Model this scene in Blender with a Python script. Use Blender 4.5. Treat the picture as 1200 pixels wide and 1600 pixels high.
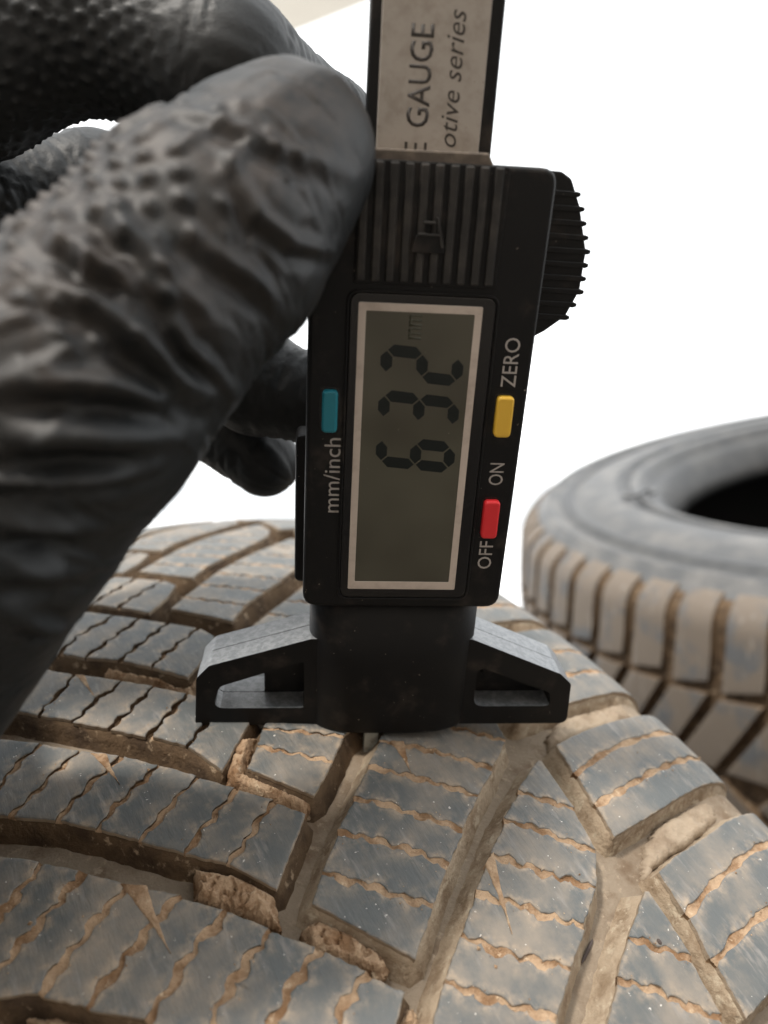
import bpy, bmesh, math, random
import numpy as np
from mathutils import Vector, Matrix, noise

for o in list(bpy.data.objects):
    bpy.data.objects.remove(o)
scene = bpy.context.scene
COL = scene.collection
MM = 0.001
random.seed(7)

# ------------------------------------------------------------------ surveyed frames (millimetres, Z up, ground at 0)
CAM_LOC = [0.0, 0.0, 679.352]
CAM_RIGHT, CAM_UP, CAM_FWD = [0.994781, -0.020399, -0.099969], [0.102029, 0.198894, 0.974695], [0.0, 0.979809, -0.199938]
TYRE_AXIS, TYRE_N, TYRE_T, TYRE_C = [0.865138, 0.501332, -0.014269], [0.19326, -0.306982, 0.931887], [-0.462804, 0.808968, 0.362469], [-82.322, 225.352, 315.5]
TYRE_R, TYRE_W, TYRE_RC, TYRE_RS = [314.995, 78.132, 370.176, 21.592]
GAUGE_X, GAUGE_Y, GAUGE_Z, GAUGE_O = [0.988721, 0.063822, -0.13549], [0.146104, -0.212129, 0.966258], [0.032927, -0.975155, -0.219061], [-4.674, 138.589, 608.283]
BACK_AXIS, BACK_TOP = [-0.078384, -0.017762, 0.996765], [407.414, 552.392, 564.511]
LUGS = {
    'L6': [[(8.9,-52.9),(-9.6,-61.4)],[(0.1,-42.4),(-5.6,-49.3),(-9.6,-54.9),(-12.8,-57.3)],[(-4.7,-37.2),(-7.8,-41.6),(-9.7,-44.7),(-12.1,-48.6),(-16.0,-53.3)],[(-10.3,-31.9),(-13.4,-37.7),(-15.3,-39.9),(-16.7,-42.8),(-19.9,-46.3)],[(-15.8,-25.4),(-16.6,-28.6),(-18.7,-31.4),(-20.3,-34.6),(-21.9,-37.1),(-24.6,-41.3)],[(-21.0,-20.3),(-22.9,-24.3),(-24.3,-26.7),(-26.3,-29.5),(-30.1,-34.8)],[(-26.7,-15.6),(-28.0,-18.4),(-29.8,-21.1),(-31.2,-23.9),(-35.7,-29.0)],[(-32.4,-10.3),(-33.7,-13.7),(-35.4,-16.5),(-37.5,-19.3),(-40.8,-23.3)],[(-38.6,-5.5),(-39.4,-8.7),(-41.6,-11.9),(-46.4,-17.2)],[(-42.9,-2.1),(-45.9,-5.2),(-52.1,-11.3)]],
    'L5': [[(36.6,-50.2),(19.3,-55.3)],[(26.0,-37.8),(24.1,-41.2),(22.0,-43.3),(20.1,-45.7),(14.5,-48.9)],[(20.4,-32.2),(18.9,-34.9),(17.2,-37.8),(15.0,-40.2),(13.5,-42.9),(11.7,-45.2)],[(15.3,-26.1),(13.2,-28.9),(12.3,-31.6),(10.2,-34.2),(9.4,-36.1),(6.8,-38.7)],[(9.9,-21.0),(8.6,-23.1),(7.1,-26.1),(5.5,-28.7),(3.8,-31.5),(1.8,-33.4)],[(4.1,-15.8),(2.6,-18.9),(0.6,-21.8),(-1.2,-24.5),(-3.6,-28.2)],[(-1.4,-10.8),(-2.8,-13.4),(-5.1,-16.5),(-6.4,-19.1),(-9.2,-22.7)],[(-6.8,-6.0),(-8.0,-8.9),(-10.4,-11.4),(-12.5,-14.9),(-14.0,-17.3)],[(-11.3,-2.5),(-14.0,-5.0),(-18.0,-9.1),(-21.3,-12.2)]],
    'L4': [[(64.5,-50.0),(48.0,-55.0)],[(58.0,-40.9),(44.8,-47.1)],[(50.3,-34.3),(45.7,-37.5),(39.4,-41.4)],[(43.8,-28.5),(39.2,-31.6),(36.8,-35.0),(34.3,-36.9)],[(36.2,-20.7),(34.0,-23.7),(32.3,-27.5),(30.1,-29.2),(29.1,-31.9)],[(31.1,-15.6),(29.2,-18.4),(26.5,-21.1),(24.8,-23.9),(23.3,-26.4)],[(25.6,-10.5),(23.4,-13.2),(21.3,-15.7),(19.2,-19.1),(17.5,-20.5)],[(19.9,-5.7),(14.6,-11.7),(11.9,-15.2)],[(14.0,-1.0),(9.6,-5.6),(3.5,-11.6)]],
    'L3': [[(90.0,-50.0),(73.0,-55.0)],[(80.5,-35.0),(66.0,-44.0)],[(71.9,-22.6),(66.9,-26.8),(58.2,-33.3)],[(63.8,-15.6),(60.9,-19.8),(59.0,-24.8),(53.5,-29.5)],[(58.8,-11.0),(54.8,-15.9),(52.8,-19.2),(48.6,-25.2)],[(53.1,-6.0),(48.9,-11.8),(46.8,-14.8),(43.6,-19.2)],[(47.4,-0.7),(42.5,-7.7),(39.6,-12.2),(37.5,-14.1)],[(42.6,1.3),(35.4,-3.4),(30.7,-8.8)]],
    'L2': [[(119.8,-49.4),(102.8,-54.4)],[(110.3,-34.4),(95.8,-43.4)],[(101.7,-21.9),(96.7,-26.2),(88.0,-32.7)],[(93.6,-15.0),(90.7,-19.2),(88.8,-24.2),(83.3,-28.9)],[(88.6,-10.4),(84.6,-15.3),(82.6,-18.6),(78.4,-24.6)],[(82.9,-5.4),(78.7,-11.2),(76.6,-14.2),(73.4,-18.6)],[(77.2,-0.1),(72.3,-7.1),(69.4,-11.6),(67.3,-13.5)],[(72.4,1.9),(65.2,-2.8),(60.5,-8.2)]],
    'L1': [[(149.1,-48.4),(132.1,-53.4)],[(139.6,-33.4),(125.1,-42.4)],[(131.0,-20.9),(126.0,-25.2),(117.3,-31.7)],[(122.9,-14.0),(120.0,-18.2),(118.1,-23.2),(112.6,-27.9)],[(117.9,-9.4),(113.9,-14.3),(111.9,-17.6),(107.7,-23.6)],[(112.2,-4.4),(108.0,-10.2),(105.9,-13.2),(102.7,-17.6)],[(106.5,0.9),(101.6,-6.1),(98.7,-10.6),(96.6,-12.5)],[(101.7,2.9),(94.5,-1.8),(89.8,-7.2)]],
    'L0': [[(178.4,-48.4),(161.4,-53.4)],[(168.9,-33.4),(154.4,-42.4)],[(160.3,-20.9),(155.3,-25.2),(146.6,-31.7)],[(152.2,-14.0),(149.3,-18.2),(147.4,-23.2),(141.9,-27.9)],[(147.2,-9.4),(143.2,-14.3),(141.2,-17.6),(137.0,-23.6)],[(141.5,-4.4),(137.3,-10.2),(135.2,-13.2),(132.0,-17.6)],[(135.8,0.9),(130.9,-6.1),(128.0,-10.6),(125.9,-12.5)],[(131.0,2.9),(123.8,-1.8),(119.1,-7.2)]],
    'Lm1': [[(207.4,-49.4),(190.4,-54.4)],[(197.9,-34.4),(183.4,-43.4)],[(189.3,-21.9),(184.3,-26.2),(175.6,-32.7)],[(181.2,-15.0),(178.3,-19.2),(176.4,-24.2),(170.9,-28.9)],[(176.2,-10.4),(172.2,-15.3),(170.2,-18.6),(166.0,-24.6)],[(170.5,-5.4),(166.3,-11.2),(164.2,-14.2),(161.0,-18.6)],[(164.8,-0.1),(159.9,-7.1),(157.0,-11.6),(154.9,-13.5)],[(160.0,1.9),(152.8,-2.8),(148.1,-8.2)]],
    'Lm2': [[(236.4,-49.4),(219.4,-54.4)],[(226.9,-34.4),(212.4,-43.4)],[(218.3,-21.9),(213.3,-26.2),(204.6,-32.7)],[(210.2,-15.0),(207.3,-19.2),(205.4,-24.2),(199.9,-28.9)],[(205.2,-10.4),(201.2,-15.3),(199.2,-18.6),(195.0,-24.6)],[(199.5,-5.4),(195.3,-11.2),(193.2,-14.2),(190.0,-18.6)],[(193.8,-0.1),(188.9,-7.1),(186.0,-11.6),(183.9,-13.5)],[(189.0,1.9),(181.8,-2.8),(177.1,-8.2)]],
    'L7': [[(-21.1,-52.9),(-39.6,-61.4)],[(-29.9,-42.4),(-35.6,-49.3),(-39.6,-54.9),(-42.8,-57.3)],[(-34.7,-37.2),(-37.8,-41.6),(-39.7,-44.7),(-42.0,-48.6),(-46.0,-53.3)],[(-40.3,-31.9),(-43.4,-37.7),(-45.3,-39.9),(-46.7,-42.8),(-49.9,-46.3)],[(-45.8,-25.4),(-46.6,-28.6),(-48.7,-31.4),(-50.3,-34.6),(-51.9,-37.1),(-54.6,-41.3)],[(-51.0,-20.3),(-52.9,-24.3),(-54.3,-26.7),(-56.3,-29.5),(-60.1,-34.8)],[(-56.7,-15.6),(-58.0,-18.4),(-59.8,-21.1),(-61.2,-23.9),(-65.7,-29.0)],[(-62.4,-10.3),(-63.7,-13.7),(-65.4,-16.5),(-67.5,-19.3),(-70.8,-23.3)],[(-68.6,-5.5),(-69.4,-8.7),(-71.6,-11.9),(-76.4,-17.2)],[(-72.9,-2.1),(-75.9,-5.2),(-82.1,-11.3)]],
    'M7': [[(-79.5,-3.2),(-89.5,10.5)],[(-73.5,4.0),(-76.5,6.8),(-78.8,9.3),(-81.8,12.7),(-84.9,16.3)],[(-69.1,10.1),(-72.0,12.4),(-74.7,15.4),(-77.0,18.2),(-80.5,23.1)],[(-64.7,16.1),(-67.0,18.2),(-68.2,20.9),(-72.2,24.1),(-76.5,29.8)],[(-60.2,22.6),(-63.7,26.4),(-65.9,28.5),(-68.8,31.9),(-72.4,36.5)],[(-55.8,29.1),(-59.4,34.1),(-63.2,37.0),(-67.2,41.6)],[(-51.8,35.8),(-55.3,39.8),(-58.9,44.0)],[(-47.2,45.0),(-47.4,45.6)]],
    'M6': [[(-50.3,-3.2),(-60.4,10.5)],[(-44.3,4.0),(-47.3,6.8),(-49.6,9.3),(-52.5,12.7),(-55.7,16.3)],[(-39.9,10.1),(-42.8,12.4),(-45.5,15.4),(-47.8,18.2),(-51.3,23.1)],[(-35.5,16.1),(-37.8,18.2),(-39.0,20.9),(-43.0,24.1),(-47.3,29.8)],[(-31.1,22.6),(-34.5,26.4),(-36.7,28.5),(-39.6,31.9),(-43.2,36.5)],[(-26.6,29.1),(-30.2,34.1),(-34.0,37.0),(-38.0,41.6)],[(-22.6,35.8),(-26.1,39.8),(-29.7,44.0)],[(-18.0,45.0),(-18.2,45.6)]],
    'M5': [[(-25.9,-8.4),(-31.7,-4.3),(-39.9,1.8)],[(-22.0,-4.7),(-24.3,-2.6),(-26.6,0.5),(-30.0,3.5),(-34.3,8.5)],[(-16.8,0.8),(-19.4,4.5),(-22.6,7.7),(-25.5,11.3),(-29.8,14.5)],[(-12.0,6.5),(-14.8,10.7),(-18.5,13.7),(-20.9,16.9),(-25.3,20.8)],[(-6.9,12.4),(-10.3,16.5),(-12.8,19.5),(-15.2,22.2),(-20.5,27.8)],[(-2.3,17.6),(-5.0,21.7),(-9.0,26.5),(-16.3,34.6)],[(3.1,23.7),(-3.8,32.8),(-11.5,41.8)],[(7.0,33.0),(-3.0,44.5)],[(11.5,44.2),(10.8,46.0)]],
    'M4': [[(1.9,-7.5),(-8.6,0.4)],[(6.1,-3.9),(-3.3,6.9)],[(9.8,-1.2),(1.4,11.8)],[(14.3,4.5),(4.8,18.0)],[(18.5,10.5),(9.0,25.0)],[(22.6,16.5),(13.0,32.0)],[(27.2,23.0),(17.5,38.5)],[(33.0,32.0),(25.0,43.8)],[(39.7,44.2),(39.0,46.0)]],
    'M3': [[(31.5,-5.0),(18.8,5.5)],[(36.6,3.2),(24.9,14.1)],[(42.2,9.9),(30.2,21.5)],[(46.5,16.0),(36.0,29.0)],[(51.0,22.5),(43.0,36.5)],[(58.0,32.0),(53.0,43.8)],[(68.0,44.2),(67.3,46.0)]],
    'M2': [[(59.8,-3.2),(46.8,7.2)],[(63.9,1.3),(52.9,12.7)],[(69.3,7.3),(58.2,20.1)],[(74.9,13.4),(63.1,27.1)],[(79.8,19.9),(69.5,34.5)],[(85.3,27.5),(76.5,41.0)],[(90.5,36.0),(85.0,45.0)],[(97.2,45.0),(96.6,46.5)]],
    'M1': [[(87.8,-3.2),(74.8,7.2)],[(91.9,1.3),(80.9,12.7)],[(97.3,7.3),(86.2,20.1)],[(102.9,13.4),(91.1,27.1)],[(107.8,19.9),(97.5,34.5)],[(113.3,27.5),(104.5,41.0)],[(118.5,36.0),(113.0,45.0)],[(125.2,45.0),(124.6,46.5)]],
    'M0': [[(116.8,-3.2),(103.8,7.2)],[(120.9,1.3),(109.9,12.7)],[(126.3,7.3),(115.2,20.1)],[(131.9,13.4),(120.1,27.1)],[(136.8,19.9),(126.5,34.5)],[(142.3,27.5),(133.5,41.0)],[(147.5,36.0),(142.0,45.0)],[(154.2,45.0),(153.6,46.5)]],
    'Mm1': [[(145.8,-3.2),(132.8,7.2)],[(149.9,1.3),(138.9,12.7)],[(155.3,7.3),(144.2,20.1)],[(160.9,13.4),(149.1,27.1)],[(165.8,19.9),(155.5,34.5)],[(171.3,27.5),(162.5,41.0)],[(176.5,36.0),(171.0,45.0)],[(183.2,45.0),(182.6,46.5)]],
    'Mm2': [[(174.8,-3.2),(161.8,7.2)],[(178.9,1.3),(167.9,12.7)],[(184.3,7.3),(173.2,20.1)],[(189.9,13.4),(178.1,27.1)],[(194.8,19.9),(184.5,34.5)],[(200.3,27.5),(191.5,41.0)],[(205.5,36.0),(200.0,45.0)],[(212.2,45.0),(211.6,46.5)]],
    'M8': [[(-108.7,-3.2),(-118.8,10.5)],[(-102.7,4.0),(-105.7,6.8),(-108.0,9.3),(-110.9,12.7),(-114.1,16.3)],[(-98.3,10.1),(-101.2,12.4),(-103.9,15.4),(-106.2,18.2),(-109.7,23.1)],[(-93.9,16.1),(-96.2,18.2),(-97.4,20.9),(-101.4,24.1),(-105.7,29.8)],[(-89.5,22.6),(-92.9,26.4),(-95.1,28.5),(-98.0,31.9),(-101.6,36.5)],[(-85.0,29.1),(-88.6,34.1),(-92.4,37.0),(-96.4,41.6)],[(-81.0,35.8),(-84.5,39.8),(-88.1,44.0)],[(-76.4,45.0),(-76.6,45.6)]],
    'S2': [[(-45.5,50.6),(-44.4,58.4),(-44.1,66.5),(-43.1,74.7),(-43.1,79.1),(-43.1,89.1),(-43.1,103.0)],[(-53.5,49.3),(-51.5,58.4),(-50.7,66.5),(-49.8,73.0),(-49.9,78.7),(-49.9,88.7),(-49.9,103.0)],[(-60.9,47.6),(-60.0,54.2),(-59.5,60.2),(-59.1,66.7),(-59.1,76.7),(-59.1,103.0)],[(-69.1,45.9),(-67.2,66.0),(-66.8,80.0),(-66.8,90.0),(-66.8,103.0)]],
    'S1': [[(-15.9,52.1),(-14.7,60.4),(-14.3,71.1),(-14.4,81.0),(-14.4,91.0),(-14.4,103.0)],[(-23.5,50.3),(-21.1,60.3),(-20.2,71.7),(-20.3,84.7),(-20.3,94.7),(-20.3,103.0)],[(-30.6,48.9),(-29.7,57.7),(-28.5,68.0),(-28.1,74.2),(-28.0,85.2),(-28.0,95.0),(-28.0,103.0)],[(-37.2,47.4),(-36.6,54.4),(-36.1,61.7),(-35.1,70.1),(-34.8,78.9),(-35.0,86.0),(-35.0,95.0),(-35.0,103.0)]],
    'S0': [[(17.5,52.0),(20.0,66.0),(20.8,80.0),(20.8,103.0)],[(9.5,51.0),(10.4,66.0),(10.6,80.0),(10.6,103.0)],[(1.0,49.8),(1.8,66.0),(1.9,80.0),(1.9,103.0)],[(-7.5,48.7),(-6.4,66.0),(-6.3,80.0),(-6.4,103.0)]],
    'Sm': [[(49.8,52.0),(52.3,66.0),(53.1,80.0),(53.1,103.0)],[(41.8,51.0),(42.7,66.0),(42.9,80.0),(42.9,103.0)],[(33.3,49.8),(34.1,66.0),(34.2,80.0),(34.2,103.0)],[(24.8,48.7),(25.9,66.0),(26.0,80.0),(25.9,103.0)]],
    'Sn': [[(79.5,52.0),(82.0,66.0),(82.8,80.0),(82.8,103.0)],[(71.5,51.0),(72.4,66.0),(72.6,80.0),(72.6,103.0)],[(63.0,49.8),(63.8,66.0),(63.9,80.0),(63.9,103.0)],[(54.5,48.7),(55.6,66.0),(55.7,80.0),(55.6,103.0)]],
    'So': [[(109.0,52.0),(111.5,66.0),(112.3,80.0),(112.3,103.0)],[(101.0,51.0),(101.9,66.0),(102.1,80.0),(102.1,103.0)],[(92.5,49.8),(93.3,66.0),(93.4,80.0),(93.4,103.0)],[(84.0,48.7),(85.1,66.0),(85.2,80.0),(85.1,103.0)]],
    'Sp': [[(138.2,52.0),(140.7,66.0),(141.5,80.0),(141.5,103.0)],[(130.2,51.0),(131.1,66.0),(131.3,80.0),(131.3,103.0)],[(121.7,49.8),(122.5,66.0),(122.6,80.0),(122.6,103.0)],[(113.2,48.7),(114.3,66.0),(114.4,80.0),(114.3,103.0)]],
    'Sq': [[(167.5,52.0),(170.0,66.0),(170.8,80.0),(170.8,103.0)],[(159.5,51.0),(160.4,66.0),(160.6,80.0),(160.6,103.0)],[(151.0,49.8),(151.8,66.0),(151.9,80.0),(151.9,103.0)],[(142.5,48.7),(143.6,66.0),(143.7,80.0),(143.6,103.0)]],
    'S3': [[(-76.7,50.6),(-75.6,58.4),(-75.3,66.5),(-74.3,74.7),(-74.3,79.1),(-74.3,89.1),(-74.3,103.0)],[(-84.8,49.3),(-82.7,58.4),(-81.9,66.5),(-81.0,73.0),(-81.1,78.7),(-81.1,88.7),(-81.1,103.0)],[(-92.1,47.6),(-91.2,54.2),(-90.7,60.2),(-90.3,66.7),(-90.3,76.7),(-90.3,103.0)],[(-100.3,45.9),(-98.4,66.0),(-98.0,80.0),(-98.0,90.0),(-98.0,103.0)]],
    'P0': [[(-49.5,-58.1),(-48.3,-66.4),(-47.9,-77.1),(-48.0,-87.0),(-48.0,-97.0),(-48.0,-103.0)],[(-57.1,-56.3),(-54.7,-66.3),(-53.8,-77.7),(-53.9,-90.7),(-53.9,-100.7),(-53.9,-103.0)],[(-64.2,-54.9),(-63.3,-63.7),(-62.1,-74.0),(-61.7,-80.2),(-61.6,-91.2),(-61.6,-101.0),(-61.6,-103.0)],[(-70.8,-53.4),(-70.2,-60.4),(-69.7,-67.7),(-68.7,-76.1),(-68.4,-84.9),(-68.6,-92.0),(-68.6,-101.0),(-68.6,-103.0)]],
    'P1': [[(-20.3,-58.1),(-19.1,-66.4),(-18.7,-77.1),(-18.8,-87.0),(-18.8,-97.0),(-18.8,-103.0)],[(-27.9,-56.3),(-25.5,-66.3),(-24.6,-77.7),(-24.7,-90.7),(-24.7,-100.7),(-24.7,-103.0)],[(-35.0,-54.9),(-34.1,-63.7),(-32.9,-74.0),(-32.5,-80.2),(-32.4,-91.2),(-32.4,-101.0),(-32.4,-103.0)],[(-41.6,-53.4),(-41.0,-60.4),(-40.5,-67.7),(-39.5,-76.1),(-39.2,-84.9),(-39.4,-92.0),(-39.4,-101.0),(-39.4,-103.0)]],
    'P2': [[(8.9,-58.1),(10.1,-66.4),(10.5,-77.1),(10.4,-87.0),(10.4,-97.0),(10.4,-103.0)],[(1.3,-56.3),(3.7,-66.3),(4.6,-77.7),(4.5,-90.7),(4.5,-100.7),(4.5,-103.0)],[(-5.8,-54.9),(-4.9,-63.7),(-3.7,-74.0),(-3.3,-80.2),(-3.2,-91.2),(-3.2,-101.0),(-3.2,-103.0)],[(-12.4,-53.4),(-11.8,-60.4),(-11.3,-67.7),(-10.3,-76.1),(-10.0,-84.9),(-10.2,-92.0),(-10.2,-101.0),(-10.2,-103.0)]],
    'P3': [[(38.1,-58.1),(39.3,-66.4),(39.7,-77.1),(39.6,-87.0),(39.6,-97.0),(39.6,-103.0)],[(30.5,-56.3),(32.9,-66.3),(33.8,-77.7),(33.7,-90.7),(33.7,-100.7),(33.7,-103.0)],[(23.4,-54.9),(24.3,-63.7),(25.5,-74.0),(25.9,-80.2),(26.0,-91.2),(26.0,-101.0),(26.0,-103.0)],[(16.8,-53.4),(17.4,-60.4),(17.9,-67.7),(18.9,-76.1),(19.2,-84.9),(19.0,-92.0),(19.0,-101.0),(19.0,-103.0)]],
    'P4': [[(67.3,-58.1),(68.5,-66.4),(68.9,-77.1),(68.8,-87.0),(68.8,-97.0),(68.8,-103.0)],[(59.7,-56.3),(62.0,-66.3),(63.0,-77.7),(62.9,-90.7),(62.9,-100.7),(62.9,-103.0)],[(52.6,-54.9),(53.5,-63.7),(54.7,-74.0),(55.1,-80.2),(55.2,-91.2),(55.2,-101.0),(55.2,-103.0)],[(46.0,-53.4),(46.6,-60.4),(47.1,-67.7),(48.1,-76.1),(48.4,-84.9),(48.2,-92.0),(48.2,-101.0),(48.2,-103.0)]],
    'P5': [[(96.5,-58.1),(97.7,-66.4),(98.1,-77.1),(98.0,-87.0),(98.0,-97.0),(98.0,-103.0)],[(88.9,-56.3),(91.2,-66.3),(92.2,-77.7),(92.1,-90.7),(92.1,-100.7),(92.1,-103.0)],[(81.8,-54.9),(82.7,-63.7),(83.9,-74.0),(84.3,-80.2),(84.4,-91.2),(84.4,-101.0),(84.4,-103.0)],[(75.2,-53.4),(75.8,-60.4),(76.3,-67.7),(77.3,-76.1),(77.6,-84.9),(77.4,-92.0),(77.4,-101.0),(77.4,-103.0)]],
    'P6': [[(125.7,-58.1),(126.9,-66.4),(127.3,-77.1),(127.2,-87.0),(127.2,-97.0),(127.2,-103.0)],[(118.1,-56.3),(120.4,-66.3),(121.4,-77.7),(121.3,-90.7),(121.3,-100.7),(121.3,-103.0)],[(111.0,-54.9),(111.9,-63.7),(113.1,-74.0),(113.5,-80.2),(113.6,-91.2),(113.6,-101.0),(113.6,-103.0)],[(104.3,-53.4),(105.0,-60.4),(105.5,-67.7),(106.5,-76.1),(106.8,-84.9),(106.6,-92.0),(106.6,-101.0),(106.6,-103.0)]],
}
WEDGE = [[(-9.4,-32.9),(-11.8,-29.4),(-23.2,-29.4)],[(18.7,-30.9),(17.0,-28.3),(8.7,-28.1)],[(43.4,-28.3),(41.8,-26.6),(34.2,-26.6)],[(-3.2,19.4),(-4.4,21.9),(-11.3,18.9)],[(-32.2,20.4),(-30.9,23.3),(-43.3,17.5)]]
MUD = [[(-11.0,-22.1),(-14.5,-17.1),(-21.4,-12.3),(-27.4,-13.6),(-16.5,-24.0)],[(-27.6,-11.1),(-27.1,-7.7),(-36.8,-0.9),(-38.8,-0.9),(-39.8,-3.7),(-31.4,-11.9)],[(10.8,-7.9),(10.1,-1.8),(6.4,-4.6),(2.0,-7.7),(-8.8,0.3),(-10.9,-2.2),(0.5,-12.4)],[(43.0,-24.2),(45.4,-21.6),(30.3,-9.3),(39.0,-1.4),(42.7,2.9),(39.2,3.8),(32.6,-4.4),(25.8,-9.5)],[(-44.0,-1.9),(-44.4,-0.0),(-47.7,-1.6),(-45.9,-5.2)],[(-19.8,-49.0),(-25.2,-41.1),(-30.4,-34.9),(-23.7,-49.7)]]
SHELF = [[(-39.1,55.8),(-36.8,62.9),(-35.8,78.6),(-37.9,82.5),(-41.9,78.4),(-43.6,66.9),(-44.0,58.5),(-45.2,50.9),(-45.8,47.8)],[(-10.6,55.1),(-7.4,62.1),(-6.9,73.2),(-6.5,88.0),(-13.6,83.4),(-14.0,71.5),(-14.4,60.7),(-15.4,52.2)]]
HAND = {
    'thumb': [(-7.2,107.5,705.9,10.6),(-10.9,104.6,701.9,12.0),(-18.2,99.1,694.7,14.2),(-28.4,93.0,684.7,14.6),(-35.3,89.5,677.8,15.8),(-49.4,89.4,667.4,18.5),(-62.6,92.4,657.2,21.2),(-83.2,93.3,636.4,24)],
    'index': [(-109.8,129.2,712.3,17),(-94.5,131.7,724.5,15),(-56.7,129.3,727.9,12.4),(-37.5,129.0,731.4,10.6),(-17.5,128.3,722.9,11.2),(-4.0,148.7,718.0,9.4),(4.6,153.3,705.4,8.4)],
    'middle': [(-118.7,134.7,699.1,17),(-107.6,139.9,704.6,14),(-66.9,151.5,711.5,11),(-49.8,162.6,716.1,10.4),(-40.0,169.6,710.0,10),(-22.4,154.4,676.0,9.3),(-5.4,151.1,669.5,8.2)],
    'ring': [(-120.4,131.3,682.5,17),(-113.8,141.1,685.7,13),(-64.0,170.7,690.4,10),(-42.7,174.5,674.5,9.2),(-24.5,167.3,658.9,7.4)],
    'little': [(-119.3,124.9,666.3,16),(-115.6,137.5,668.0,11.5),(-80.1,166.1,667.9,8.6),(-65.5,176.0,661.5,7.2)],
    'palm': [(-120.4,130.1,706.8,26),(-117.5,120.0,677.2,28),(-108.8,108.2,649.6,29),(-124.1,101.8,603.3,30)],
    'heel': [(-83.2,93.3,636.4,24),(-104.2,110.0,658.3,28),(-109.6,123.8,695.6,22)],
}
FOLDS = [[(-18.5,91.6,706.8),(-12.9,90.0,704.4),(-8.2,91.1,701.9),(-1.5,97.2,700.7)],[(-25.7,84.7,698.4),(-23.2,82.2,694.6),(-20.7,81.5,691.2),(-18.4,82.0,687.9),(-16.2,83.8,684.9)],[(-11.8,87.0,698.7),(-10.4,87.2,694.8),(-7.5,89.9,692.3),(-4.4,96.2,692.2)],[(-16.1,83.7,692.3),(-12.3,86.3,689.3),(-9.6,91.3,685.7)],[(-31.3,78.1,688.9),(-25.8,78.4,686.8),(-22.6,79.3,683.2),(-20.1,81.9,679.0),(-17.0,88.8,676.5)],[(-19.7,81.2,686.4),(-18.7,82.3,682.2),(-16.5,87.2,678.4)],[(-34.4,73.9,680.1),(-26.5,76.4,679.2),(-19.8,83.5,676.3)],[(-35.2,73.6,675.4),(-28.6,75.6,674.6),(-22.5,81.4,673.3)],[(-36.1,73.7,671.2),(-31.0,75.9,670.7),(-25.0,80.1,670.4)],[(-37.2,74.2,667.2),(-31.2,79.0,665.0)],[(-38.5,75.1,662.8),(-34.3,80.4,660.2)],[(-39.3,78.4,656.4),(-38.8,85.7,652.7)],[(-28.2,81.0,693.1),(-25.1,79.8,690.2),(-20.7,80.8,688.0)]]
CANOPY_EDGE = [-162.1, 3452.5, 1979.4], [158.3, 3237.8, 1979.4]
GRIT = [(-49.6, 30.9, -2.0), (-54.5, 40.4)]
BACK_FLIP, BACK_PHASE = True, 0.0
BACK_LETTER = [195.2, 571.5, 556.2]

def V(p): return Vector(p)
def frame(x, y, z, o):
    m = Matrix.Identity(4)
    for i, a in enumerate((x, y, z)):
        for j in range(3): m[j][i] = a[j]
    for j in range(3): m[j][3] = o[j] * MM
    return m

# ------------------------------------------------------------------ camera
cam = bpy.data.cameras.new("camera")
cam_ob = bpy.data.objects.new("camera", cam)
COL.objects.link(cam_ob)
cam_ob.matrix_world = frame(CAM_RIGHT, CAM_UP, [-a for a in CAM_FWD], CAM_LOC)
cam.sensor_fit = 'VERTICAL'
cam.sensor_height = 7.4
cam.sensor_width = 5.55
cam.lens = 7.4 * 1209.0 / 1600.0
cam.clip_start = 0.005
cam.clip_end = 500.0
cam.dof.use_dof = True
cam.dof.focus_distance = 0.131
cam.dof.aperture_fstop = 2.8
scene.camera = cam_ob

# ------------------------------------------------------------------ light: white overcast sky, soft weak sun
world = bpy.data.worlds.new("World")
scene.world = world
world.use_nodes = True
bg = world.node_tree.nodes["Background"]
bg.inputs[0].default_value = (0.96, 0.985, 1.0, 1.0)
bg.inputs[1].default_value = 1.0
sun = bpy.data.lights.new("sun", 'SUN')
sun.energy = 1.9
sun.angle = math.radians(6)
sun.color = (1.0, 0.93, 0.84)
sun_ob = bpy.data.objects.new("sun", sun)
COL.objects.link(sun_ob)
sun_dir = Vector((-0.22, -0.22, 0.95)).normalized()      # towards the sun
sun_ob.rotation_euler = sun_dir.to_track_quat('Z', 'Y').to_euler()
vs = scene.view_settings
vs.view_transform = 'Standard'
vs.look = 'None'
vs.gamma = 1.0
vs.exposure = 1.05
vs.use_curve_mapping = False

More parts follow.
